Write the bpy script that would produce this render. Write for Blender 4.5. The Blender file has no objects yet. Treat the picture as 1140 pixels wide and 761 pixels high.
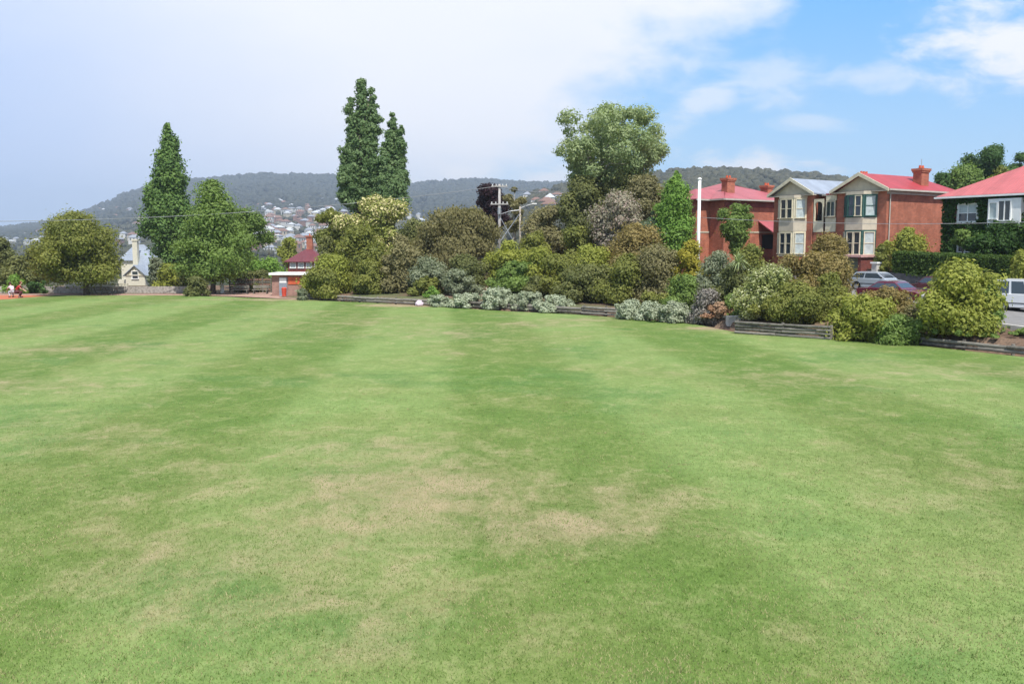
import bpy, bmesh, math, random
import numpy as np
from mathutils import Vector, Matrix
C = bpy.context.scene
D2R = math.radians
R = random.Random(7)
NR = np.random.default_rng(11)

# ---------------------------------------------------------------- camera
F = 1000.0
EYE = 5.0
PITCH = math.atan(105.5/F)
cam = bpy.data.cameras.new('camera')
cam.sensor_width = 36; cam.lens = 36*F/1140; cam.clip_start = .1; cam.clip_end = 12000
camo = bpy.data.objects.new('camera', cam); C.collection.objects.link(camo)
camo.location = (0, 0, EYE); camo.rotation_euler = (math.pi/2-PITCH, 0, 0)
C.camera = camo
C.render.resolution_x = 1024; C.render.resolution_y = 683

# ---------------------------------------------------------------- light, sky, exposure
SUN_EL = D2R(57)
sh = Vector((0.30, -0.954, 0)).normalized()
sunv = Vector((sh.x*math.cos(SUN_EL), sh.y*math.cos(SUN_EL), math.sin(SUN_EL)))
sl = bpy.data.lights.new('sun', 'SUN'); sl.energy = 4.2; sl.angle = D2R(.6); sl.color = (1, .955, .88)
so = bpy.data.objects.new('sun', sl); C.collection.objects.link(so)
so.rotation_euler = (-sunv).to_track_quat('-Z', 'Y').to_euler()
vs = C.view_settings
vs.view_transform = 'Standard'; vs.look = 'None'; vs.exposure = 0.5; vs.gamma = 1; vs.use_curve_mapping = False

W = bpy.data.worlds.new('World'); C.world = W; W.use_nodes = True
nt = W.node_tree; nt.nodes.clear()
class NB:
    """tiny node-building helper"""
    def __init__(s, nt): s.nt = nt
    def n(s, t, **kw):
        nd = s.nt.nodes.new(t)
        for k, v in kw.items(): setattr(nd, k, v)
        return nd
    def put(s, sock, v):
        if isinstance(v, bpy.types.NodeSocket): s.nt.links.new(v, sock)
        elif v is not None:
            if hasattr(sock, 'default_value'):
                try: sock.default_value = v
                except Exception: sock.default_value = tuple(v)+(1,)
    def m(s, op, a, b=None, c=None, clamp=False):
        nd = s.n('ShaderNodeMath', operation=op, use_clamp=clamp)
        for i, v in enumerate((a, b, c)):
            if v is not None: s.put(nd.inputs[i], v)
        return nd.outputs[0]
    def smooth(s, v, a, b):
        nd = s.n('ShaderNodeMapRange', interpolation_type='SMOOTHSTEP')
        s.put(nd.inputs[0], v); nd.inputs[1].default_value = a; nd.inputs[2].default_value = b
        return nd.outputs[0]
    def mix(s, f, a, b, blend='MIX'):
        nd = s.n('ShaderNodeMix', data_type='RGBA', blend_type=blend)
        s.put(nd.inputs[0], f)
        s.put(nd.inputs[6], a if isinstance(a, bpy.types.NodeSocket) else tuple(a)[:3]+(1,))
        s.put(nd.inputs[7], b if isinstance(b, bpy.types.NodeSocket) else tuple(b)[:3]+(1,))
        return nd.outputs[2]
    def noise(s, vec, scale, detail=3, rough=.5, dist=0):
        nd = s.n('ShaderNodeTexNoise'); nd.inputs['Scale'].default_value = scale
        nd.inputs['Detail'].default_value = detail; nd.inputs['Roughness'].default_value = rough
        nd.inputs['Distortion'].default_value = dist
        if vec is not None: s.nt.links.new(vec, nd.inputs['Vector'])
        return nd.outputs['Fac']
    def mapping(s, vec, scale=(1, 1, 1), rot=(0, 0, 0), loc=(0, 0, 0)):
        nd = s.n('ShaderNodeMapping'); s.nt.links.new(vec, nd.inputs[0])
        nd.inputs[1].default_value = loc; nd.inputs[2].default_value = rot; nd.inputs[3].default_value = scale
        return nd.outputs[0]
    def xyz(s, vec):
        nd = s.n('ShaderNodeSeparateXYZ'); s.nt.links.new(vec, nd.inputs[0]); return nd.outputs
    def comb(s, x, y, z):
        nd = s.n('ShaderNodeCombineXYZ'); s.put(nd.inputs[0], x); s.put(nd.inputs[1], y); s.put(nd.inputs[2], z)
        return nd.outputs[0]

def lin(r, g, b):
    f = lambda c: (c/255/12.92) if c <= 10 else ((c/255+.055)/1.055)**2.4
    return (f(r), f(g), f(b))

b = NB(nt)
sky = b.n('ShaderNodeTexSky', sky_type='NISHITA', sun_disc=False)
sky.sun_elevation = SUN_EL; sky.sun_rotation = math.atan2(sunv.x, sunv.y); sky.air_density = 1.0; sky.dust_density = 0.7; sky.ozone_density = 1.5
tc = b.n('ShaderNodeTexCoord').outputs['Generated']
dx, dy, dz = b.xyz(tc)
dyc = b.m('MAXIMUM', dy, .12)
U = b.m('DIVIDE', dx, dyc); V = b.m('DIVIDE', dz, dyc)
cv = b.comb(U, V, 0)
n1 = b.noise(b.mapping(cv, (3, 5.5, 1), loc=(.3, .1, 0)), 2.2, 5, .55)
n2 = b.noise(b.mapping(cv, (5, 11, 1)), 3.0, 6, .6, .3)
g = b.m('SUBTRACT', U, b.m('MULTIPLY_ADD', V, 1.23, -.085))
g = b.m('ADD', g, b.m('MULTIPLY_ADD', n1, .30, -.15))
g = b.m('ADD', g, b.m('MULTIPLY_ADD', n2, .08, -.04))
veil = b.m('SUBTRACT', 1, b.smooth(g, -.09, .075))
def puff(px, py, rx, ry, amp, tilt=0, lo=.0):
    u0, v0 = (px-570)/1000, (275-py)/1000
    a = b.m('SUBTRACT', U, u0); c = b.m('SUBTRACT', V, v0)
    ct, st = math.cos(tilt), math.sin(tilt)
    a2 = b.m('ADD', b.m('MULTIPLY', a, ct/rx), b.m('MULTIPLY', c, st/rx))
    c2 = b.m('ADD', b.m('MULTIPLY', a, -st/ry), b.m('MULTIPLY', c, ct/ry))
    d = b.m('SQRT', b.m('ADD', b.m('MULTIPLY', a2, a2), b.m('MULTIPLY', c2, c2)))
    d = b.m('ADD', d, b.m('MULTIPLY_ADD', n2, 3.2, -1.6))
    return b.m('MULTIPLY', b.m('SUBTRACT', 1, b.smooth(d, .1, 1.5)), amp)
ps = [puff(1098, 58, .085, .042, 1.0), puff(1050, 26, .06, .014, .12), puff(852, 97, .06, .024, .5), puff(960, 92, .05, .016, .5, .1),
      puff(780, 120, .055, .018, .62, .45), puff(895, 141, .04, .009, .4), puff(765, 78, .014, .010, .4, .6),
      puff(845, 189, .062, .015, 1.0, -.1), puff(513, 198, .04, .015, 1.0), puff(610, 202, .04, .012, .9), puff(460, 205, .03, .006, .5),
      puff(770, 30, .09, .05, .35, .5)]
pm = ps[0]
for q in ps[1:]: pm = b.m('MAXIMUM', pm, q)
# thin cloud deck: cooler and denser to the left, brighter overhead in the middle
lr = b.smooth(b.m('ADD', U, b.m('MULTIPLY', V, .9)), -.62, .12)
n3 = b.noise(b.mapping(cv, (1.5, 4, 1), loc=(2, 1, 0)), 2.0, 4, .5)
lr = b.m('ADD', lr, b.m('MULTIPLY_ADD', n3, .5, -.25), clamp=True)
veilcol = b.mix(lr, lin(188, 211, 251), lin(246, 248, 255))
low = b.smooth(V, .0, .11)
veil = b.m('MULTIPLY', veil, b.m('MULTIPLY_ADD', low, .22, .76))
bluecol = b.mix(b.smooth(V, .0, .30), lin(182, 224, 255), lin(108, 186, 253))
skyc = b.mix(1.0, sky.outputs[0], (.125,)*3, 'MULTIPLY')
EXPF = 2**vs.exposure/1.12
back = b.smooth(dy, -.2, .25)     # the clear sky over the town fades to the plain sky model overhead and behind
bc = b.mix(1.0, bluecol, (1/EXPF,)*3, 'MULTIPLY')
base = b.mix(b.m('MULTIPLY', back, .93), skyc, bc)
vc = b.mix(1.0, veilcol, (1/EXPF,)*3, 'MULTIPLY')
s1 = b.mix(b.m('MULTIPLY', veil, back), base, vc)
s2 = b.mix(b.m('MULTIPLY', pm, back), s1, tuple(c/EXPF for c in lin(248, 250, 255)))
bg = b.n('ShaderNodeBackground'); nt.links.new(s2, bg.inputs[0]); bg.inputs[1].default_value = 1.0
# keep the plain sky strength inside 0.05-0.15 (it is scaled by 0.125 above)
ow = b.n('ShaderNodeOutputWorld'); nt.links.new(bg.outputs[0], ow.inputs[0])

# ---------------------------------------------------------------- tagging and mesh helpers
def tag(o, label=None, cat=None, group=None, kind=None):
    if label: o['label'] = label
    if cat: o['category'] = cat
    if group: o['group'] = group
    if kind: o['kind'] = kind
    return o
def empty(name, loc=(0, 0, 0), rz=0):
    o = bpy.data.objects.new(name, None); C.collection.objects.link(o)
    o.location = loc; o.rotation_euler = (0, 0, rz); o.empty_display_size = .3
    return o
def mesh_np(name, V_, Fq, mat, parent=None, attrs=None, smooth=False):
    me = bpy.data.meshes.new(name)
    V_ = np.asarray(V_, dtype=np.float32); Fq = np.asarray(Fq, dtype=np.int32)
    k = Fq.shape[1]
    me.vertices.add(len(V_)); me.vertices.foreach_set('co', V_.ravel())
    me.loops.add(Fq.size); me.loops.foreach_set('vertex_index', Fq.ravel())
    me.polygons.add(len(Fq)); me.polygons.foreach_set('loop_start', np.arange(0, Fq.size, k, dtype=np.int32))
    me.polygons.foreach_set('loop_total', np.full(len(Fq), k, dtype=np.int32))
    me.update(calc_edges=True)
    if smooth: me.polygons.foreach_set('use_smooth', np.ones(len(Fq), dtype=bool))
    if attrs:
        for an, av in attrs.items():
            a = me.attributes.new(an, 'FLOAT', 'POINT'); a.data.foreach_set('value', np.asarray(av, dtype=np.float32))
    me.materials.append(mat)
    o = bpy.data.objects.new(name, me); C.collection.objects.link(o)
    if parent: o.parent = parent
    return o
class MB:
    def __init__(s): s.v = []; s.f = []
    def add(s, vs_, fs):
        k = len(s.v); s.v += [tuple(p) for p in vs_]; s.f += [tuple(i+k for i in f) for f in fs]; return s
    def box(s, x0, x1, y0, y1, z0, z1):
        return s.add([(x0, y0, z0), (x1, y0, z0), (x1, y1, z0), (x0, y1, z0), (x0, y0, z1), (x1, y0, z1), (x1, y1, z1), (x0, y1, z1)],
                     [(0, 3, 2, 1), (4, 5, 6, 7), (0, 1, 5, 4), (1, 2, 6, 5), (2, 3, 7, 6), (3, 0, 4, 7)])
    def obox(s, o, a, m, u0, u1, d0, d1, z0, z1):
        """box in the frame: origin o (x,y), axis a along a wall, m its outward normal"""
        P = lambda u, d, z: (o[0]+a[0]*u+m[0]*d, o[1]+a[1]*u+m[1]*d, z)
        return s.add([P(u0, d0, z0), P(u1, d0, z0), P(u1, d1, z0), P(u0, d1, z0), P(u0, d0, z1), P(u1, d0, z1), P(u1, d1, z1), P(u0, d1, z1)],
                     [(0, 3, 2, 1), (4, 5, 6, 7), (0, 1, 5, 4), (1, 2, 6, 5), (2, 3, 7, 6), (3, 0, 4, 7)])
    def prism(s, pts, z0, z1):
        n = len(pts)
        return s.add([(p[0], p[1], z0) for p in pts]+[(p[0], p[1], z1) for p in pts],
                     [tuple(range(n))[::-1], tuple(range(n, 2*n))]+[(i, (i+1) % n, (i+1) % n+n, i+n) for i in range(n)])
    def loft(s, rings, cap=True):
        n = len(rings[0]); k = len(s.v)
        for r in rings: s.v += [tuple(p) for p in r]
        for j in range(len(rings)-1):
            for i in range(n):
                a = k+j*n+i; b_ = k+j*n+(i+1) % n
                s.f.append((a, b_, b_+n, a+n))
        if cap:
            s.f.append(tuple(k+i for i in range(n))[::-1]); s.f.append(tuple(k+(len(rings)-1)*n+i for i in range(n)))
        return s
    def tube(s, pts, rad, n=8, cap=True):
        rings = []
        pts = [Vector(p) for p in pts]
        if not hasattr(rad, '__len__'): rad = [rad]*len(pts)
        ref = None
        for i, p in enumerate(pts):
            d = (pts[min(i+1, len(pts)-1)]-pts[max(i-1, 0)]).normalized()
            if ref is None: ref = Vector((1, 0, 0)) if abs(d.x) < .8 else Vector((0, 1, 0))
            x = (ref-d*ref.dot(d)).normalized(); y = d.cross(x); ref = x
            rings.append([p+(x*math.cos(t)+y*math.sin(t))*rad[i] for t in [2*math.pi*j/n for j in range(n)]])
        return s.loft(rings, cap)
    def build(s, name, mat, parent=None, smooth=False, bevel=0):
        me = bpy.data.meshes.new(name); me.from_pydata(s.v, [], s.f)
        bm = bmesh.new(); bm.from_mesh(me); bmesh.ops.recalc_face_normals(bm, faces=bm.faces); bm.to_mesh(me); bm.free()
        if smooth:
            for p in me.polygons: p.use_smooth = True
        me.materials.append(mat)
        o = bpy.data.objects.new(name, me); C.collection.objects.link(o)
        if parent: o.parent = parent
        if bevel:
            md = o.modifiers.new('bevel', 'BEVEL'); md.width = bevel; md.segments = 2; md.limit_method = 'ANGLE'
        return o
def at(px, py, Y):
    """the point of the place at depth Y seen in that direction"""
    k = (px-570)/F; w = (380.5-py)/F
    y = math.cos(PITCH)+w*math.sin(PITCH); z = -math.sin(PITCH)+w*math.cos(PITCH)
    t = Y/y
    return Vector((k*t, Y, EYE+z*t))
def gnd(px, py, zz=0):
    k = (px-570)/F; w = (380.5-py)/F
    y = math.cos(PITCH)+w*math.sin(PITCH); z = -math.sin(PITCH)+w*math.cos(PITCH)
    t = (zz-EYE)/z
    return Vector((k*t, y*t, zz))
def mpp(Y): return Y/F

# ---------------------------------------------------------------- materials
def mat(name, col, rough=.7, metal=0, spec=.4, var=0, scale=3, bump=0, coat=0, stretch=(1, 1, 1)):
    m = bpy.data.materials.new(name); m.use_nodes = True
    p = m.node_tree.nodes['Principled BSDF']
    p.inputs['Roughness'].default_value = rough; p.inputs['Metallic'].default_value = metal
    p.inputs['Specular IOR Level'].default_value = spec; p.inputs['Coat Weight'].default_value = coat
    p.inputs['Base Color'].default_value = tuple(col)+(1,)
    B = NB(m.node_tree)
    if var:
        oc = B.mapping(B.n('ShaderNodeTexCoord').outputs['Object'], stretch)
        n = B.noise(oc, scale, 5, .6)
        c = B.mix(B.smooth(n, .3, .7), tuple(x*(1-var) for x in col), tuple(min(1, x*(1+var)) for x in col))
        B.put(p.inputs['Base Color'], c)
        if bump:
            bn = B.n('ShaderNodeBump'); bn.inputs['Strength'].default_value = bump; bn.inputs['Distance'].default_value = .05
            B.put(bn.inputs['Height'], n); B.put(p.inputs['Normal'], bn.outputs[0])
    return m
def brick(name, c1, c2, mortar):
    m = bpy.data.materials.new(name); m.use_nodes = True
    p = m.node_tree.nodes['Principled BSDF']; p.inputs['Roughness'].default_value = .9; p.inputs['Specular IOR Level'].default_value = .2
    B = NB(m.node_tree); oc = B.n('ShaderNodeTexCoord').outputs['Object']
    x, y, z = B.xyz(oc)
    br = B.n('ShaderNodeTexBrick'); B.put(br.inputs['Vector'], B.comb(B.m('ADD', x, y), z, 0))
    br.inputs['Color1'].default_value = tuple(c1)+(1,); br.inputs['Color2'].default_value = tuple(c2)+(1,); br.inputs['Mortar'].default_value = tuple(mortar)+(1,)
    br.inputs['Scale'].default_value = 1; br.inputs['Brick Width'].default_value = .24; br.inputs['Row Height'].default_value = .086
    br.inputs['Mortar Size'].default_value = .009; br.inputs['Bias'].default_value = 0
    n = B.noise(oc, .9, 5, .65); n_ = B.noise(B.mapping(oc, (2, 2, .25)), 1.3, 4, .6)
    f = B.m('MULTIPLY_ADD', B.smooth(n, .3, .75), .42, .74)
    f = B.m('MULTIPLY', f, B.m('MULTIPLY_ADD', B.smooth(n_, .45, .8), -.2, 1.05))
    B.put(p.inputs['Base Color'], B.mix(1, br.outputs[0], B.comb(f, f, f), 'MULTIPLY'))
    return m
def ironroof(name, col, axis):
    """corrugated sheet: fine ribs along the fall, faded patches"""
    m = bpy.data.materials.new(name); m.use_nodes = True
    p = m.node_tree.nodes['Principled BSDF']; p.inputs['Roughness'].default_value = .5; p.inputs['Specular IOR Level'].default_value = .35
    B = NB(m.node_tree); oc = B.n('ShaderNodeTexCoord').outputs['Object']
    x, y, z = B.xyz(oc)
    n = B.noise(B.mapping(oc, (1, 1, .4)), .8, 6, .75)
    v = x if axis == 'x' else y
    sheets = B.n('ShaderNodeTexWhiteNoise', noise_dimensions='1D'); B.put(sheets.inputs['W'], B.m('FLOOR', B.m('MULTIPLY', v, 1.3)))
    f = B.m('ADD', B.m('MULTIPLY_ADD', n, .8, .55), B.m('MULTIPLY', sheets.outputs[0], .16))
    c = B.mix(1, col, B.comb(f, f, f), 'MULTIPLY')
    B.put(p.inputs['Base Color'], c)
    w = B.m('SINE', B.m('MULTIPLY', v, 2*math.pi/.25))
    bn = B.n('ShaderNodeBump'); bn.inputs['Strength'].default_value = .5; bn.inputs['Distance'].default_value = .03
    B.put(bn.inputs['Height'], w); B.put(p.inputs['Normal'], bn.outputs[0])
    return m
def leafmat(name, ca, cb, trans=.28, cc=None, rough=.6):
    m = bpy.data.materials.new(name); m.use_nodes = True
    t = m.node_tree; p = t.nodes['Principled BSDF']; out = t.nodes['Material Output']
    B = NB(t)
    a = B.n('ShaderNodeAttribute', attribute_name='tint').outputs['Fac']
    col = B.mix(a, ca, cb)
    if cc:
        a2 = B.n('ShaderNodeAttribute', attribute_name='flower').outputs['Fac']
        col = B.mix(a2, col, cc)
    B.put(p.inputs['Base Color'], col)
    p.inputs['Roughness'].default_value = rough; p.inputs['Specular IOR Level'].default_value = .25
    tr = B.n('ShaderNodeBsdfTranslucent'); B.put(tr.inputs[0], B.mix(1, col, (1.25, 1.3, .75), 'MULTIPLY'))
    mx = B.n('ShaderNodeMixShader'); mx.inputs[0].default_value = trans
    t.links.new(p.outputs[0], mx.inputs[1]); t.links.new(tr.outputs[0], mx.inputs[2]); t.links.new(mx.outputs[0], out.inputs[0])
    return m
M = {
 'brick': brick('red brick', (.44, .120, .062), (.31, .084, .048), (.36, .25, .19)),
 'brickdark': brick('dark red brick', (.23, .05, .04), (.17, .04, .035), (.2, .13, .11)),
 'cream': mat('cream painted timber', (.62, .57, .42), .6, var=.1),
 'gablebeige': mat('beige gable render', (.50, .45, .35), .8, var=.1, scale=2),
 'whitewash': mat('cream white render', (.58, .55, .44), .8, var=.06),
 'whitepaint': mat('white paint', (.80, .80, .78), .5, var=.05),
 'greenpaint': mat('dark green joinery paint', (.035, .10, .085), .5, var=.2),
 'glass': mat('window glass', (.035, .045, .055), .06, spec=.8),
 'curtain': mat('pale blind behind glass', (.42, .48, .48), .35, var=.15, spec=.6),
 'pinkroof': ironroof('faded pink iron roof', (.35, .095, .11), 'y'),
 'redroof': ironroof('red iron roof', (.33, .042, .050), 'y'),
 'redroofx': ironroof('light red iron roof', (.42, .105, .11), 'x'),
 'greyroof': ironroof('galvanised grey iron roof', (.25, .29, .35), 'y'),
 'maroonroof': ironroof('maroon tin roof', (.14, .035, .045), 'x'),
 'gutter': mat('cream gutter', (.45, .42, .36), .5, var=.1),
 'shadeblack': mat('painted interior shade', (.015, .014, .014), .9),  # near black that paints in the shade of openings
 'stone': mat('grey stone wall', (.33, .30, .27), .9, var=.35, scale=4, bump=.5),
 'darkstone': mat('dark bluestone wall', (.050, .052, .060), .9, var=.35, scale=3, bump=.6),
 'timber': mat('weathered timber logs', (.20, .185, .155), .9, var=.45, scale=5, bump=.6, stretch=(.5, .5, 5)),
 'timberdark': mat('dark weathered timber', (.13, .12, .10), .9, var=.4, scale=5, bump=.5),
 'bark': mat('brown bark', (.11, .085, .065), .95, var=.4, scale=6, bump=.6),
 'palebark': mat('pale gum bark', (.34, .30, .25), .9, var=.3, scale=3, bump=.3),
 'rubber': mat('black rubber', (.02, .02, .02), .8),
 'steel': mat('galvanised steel', (.45, .46, .47), .4, .6, var=.1),
 'poletimber': mat('grey power pole timber', (.36, .34, .32), .85, var=.25, scale=4, stretch=(3, 3, .4)),
 'cable': mat('weathered grey cable', (.24, .25, .26), .7),
 'concrete': mat('pale concrete', (.45, .43, .40), .9, var=.15, scale=2, bump=.2),
 'redbox': mat('red painted metal', (.55, .07, .04), .5, var=.15),
 'orange': mat('orange red panel', (.52, .10, .04), .6, var=.2),
 'greydoor': mat('blue grey door', (.22, .25, .30), .5, var=.1),
 'garagegreen': mat('dull green garage door', (.14, .17, .12), .6, var=.15),
 'pinkslab': mat('pinkish concrete slab', (.48, .28, .26), .9, var=.15),
 'chrome': mat('chrome trim', (.6, .6, .6), .2, 1),
 'headlamp': mat('lamp lens', (.6, .62, .62), .15, spec=.8),
 'taillamp': mat('red lamp lens', (.4, .02, .02), .2, spec=.8),
 'carglass': mat('car window glass', (.04, .055, .07), .04, spec=.9),
}

# ---------------------------------------------------------------- terrain heights
nx, ny = .835, .55           # across the street, towards the houses
ux, uy = -.55, .835          # along the street, away from the camera
def NS(x, y): return nx*x+ny*y, ux*x+uy*y
def fromNS(N_, S_): 
    det = nx*uy-ny*ux
    return ((N_*uy-ny*S_)/det, (nx*S_-ux*N_)/det)
edge_px = [(1160, 399.5), (1010, 383), (920, 377), (815, 369), (770, 360), (690, 353.5), (640, 350), (560, 346), (475, 340.5), (340, 333.5), (200, 328.8), (100, 328.0), (0, 328.5)]
EP = [gnd(*p) for p in edge_px]
EP = [Vector((70, -30, 0)), Vector((50, 2, 0)), Vector((36, 24, 0))]+EP+[Vector((-120, 84, 0))]
ex = np.array([p.x for p in EP][::-1]); ey = np.array([p.y for p in EP][::-1])
es_x = (ex[1:]+ex[:-1])/2; es_f = 1/np.sqrt(1+(np.diff(ey)/np.diff(ex))**2)
def sst(t): t = np.clip(t, 0, 1); return t*t*(3-2*t)
def streetz(S_): return 1.22+.05*(np.clip(S_, 5, 48)-28.8)
# ridge lines, as seen heights over the eye level (tangent) against direction
far_u = np.array([-1.2, -.75, -.57, -.51, -.46, -.42, -.37, -.31, -.27, -.20, -.17, -.12, -.09, -.05, 0, .06, .2, .5, 1.2])
far_v = np.array([.002, .012, .018, .026, .041, .058, .070, .0755, .0775, .0765, .073, .064, .069, .072, .070, .068, .06, .04, .02])
near_u = np.array([-1.2, -.10, -.02, .03, .07, .13, .19, .22, .28, .33, .38, .57, .8, 1.2])
near_v = np.array([.0, .0, .035, .058, .066, .074, .082, .0825, .0805, .076, .071, .052, .05, .04])
def H(x, y):
    x = np.asarray(x, float); y = np.asarray(y, float)
    N_, S_ = NS(x, y)
    e = (y-np.interp(x, ex, ey))*np.interp(x, es_x, es_f)
    zs = streetz(S_)
    bed = .50+(zs-.50)*sst((e-.5)/7)
    low_bed = .50+(zs-.50)*sst((e-2)/16)
    road_bed = np.where(N_ > 45.4, np.where(N_ < 64.1, zs-.02, zs+1.2), np.minimum(bed, zs))
    q = sst((S_-36.5-(N_-45.9)*.55)/3)
    bed = road_bed*(1-q)+low_bed*q
    right = sst((x+24)/7)
    left = -sst((y-112)/120)*9
    z = right*bed+(1-right)*left
    z = np.where(e < 1.6, -.08+(z+.08)*sst((e-1.05)/.5), z)
    z = z-right*sst((y-125)/120)*(6+z)*.8
    d = np.hypot(x, y)
    u = x/np.maximum(y, 1e-3)
    u = np.where(y > 0, u, 2)
    gx = sst((d-140)/150)
    und = 3*np.sin(x*.011+1)*np.sin(y*.007)+2*np.sin(x*.023)*np.cos(y*.019)
    tf = np.clip((y-600)/2600, 0, 1.25); gf = np.where(tf < 1, tf**1.45, 1-(tf-1)*.8)
    zf = -9+und*sst((y-250)/400)+(np.interp(u, far_u, far_v)*3200+14)*gf*(1+.05*np.sin(u*37+y*.002)*(1-np.clip(tf, 0, 1)))
    tn = np.clip((y-230)/870, 0, 1.3); gn = np.where(tn < 1, tn**1.15, 1-(tn-1)*1.2)
    zn = -9+(np.interp(u, near_u, near_v)*1100+14)*gn
    zn = np.where(u < -.1, -9, zn)
    zz = np.maximum(zf, zn)
    zz = np.where(y > 0, zz, -9)
    return z*(1-gx)+gx*zz
def Hs(x, y): return float(H(np.array([x]), np.array([y]))[0])

# ---------------------------------------------------------------- ground sheets
def groundmat():
    m = bpy.data.materials.new('bark mulch and dry soil'); m.use_nodes = True
    p = m.node_tree.nodes['Principled BSDF']; p.inputs['Roughness'].default_value = .95; p.inputs['Specular IOR Level'].default_value = .1
    B = NB(m.node_tree); oc = B.n('ShaderNodeTexCoord').outputs['Object']
    n = B.noise(oc, .35, 5, .6); n2_ = B.noise(oc, 6, 4, .7)
    c = B.mix(B.smooth(n, .35, .65), (.16, .10, .07), (.25, .17, .115))
    c = B.mix(B.smooth(n2_, .35, .7), c, (.10, .075, .055))
    n3_ = B.noise(oc, .12, 3, .5)
    c = B.mix(B.m('MULTIPLY', B.smooth(n3_, .52, .62), .7), c, (.09, .13, .05))
    B.put(p.inputs['Base Color'], c); return m
def grid(name, xs, ys, mt, zoff=0, hf=H, smooth=True):
    X, Y = np.meshgrid(xs, ys); Z = hf(X, Y)+zoff
    V_ = np.stack([X.ravel(), Y.ravel(), Z.ravel()], 1); w = len(xs); h = len(ys)
    i = np.arange(w*h).reshape(h, w)
    Fq = np.stack([i[:-1, :-1].ravel(), i[:-1, 1:].ravel(), i[1:, 1:].ravel(), i[1:, :-1].ravel()], 1)
    return mesh_np(name, V_, Fq, mt, smooth=smooth)
tag(grid('ground', np.concatenate([np.arange(-130, -30, .8), np.arange(-30, 45, .3), np.arange(45, 130, .8)]), np.concatenate([np.arange(18, 30, .6), np.arange(30, 96, .3), np.arange(96, 170, .8)]), groundmat()), kind='structure')

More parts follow.
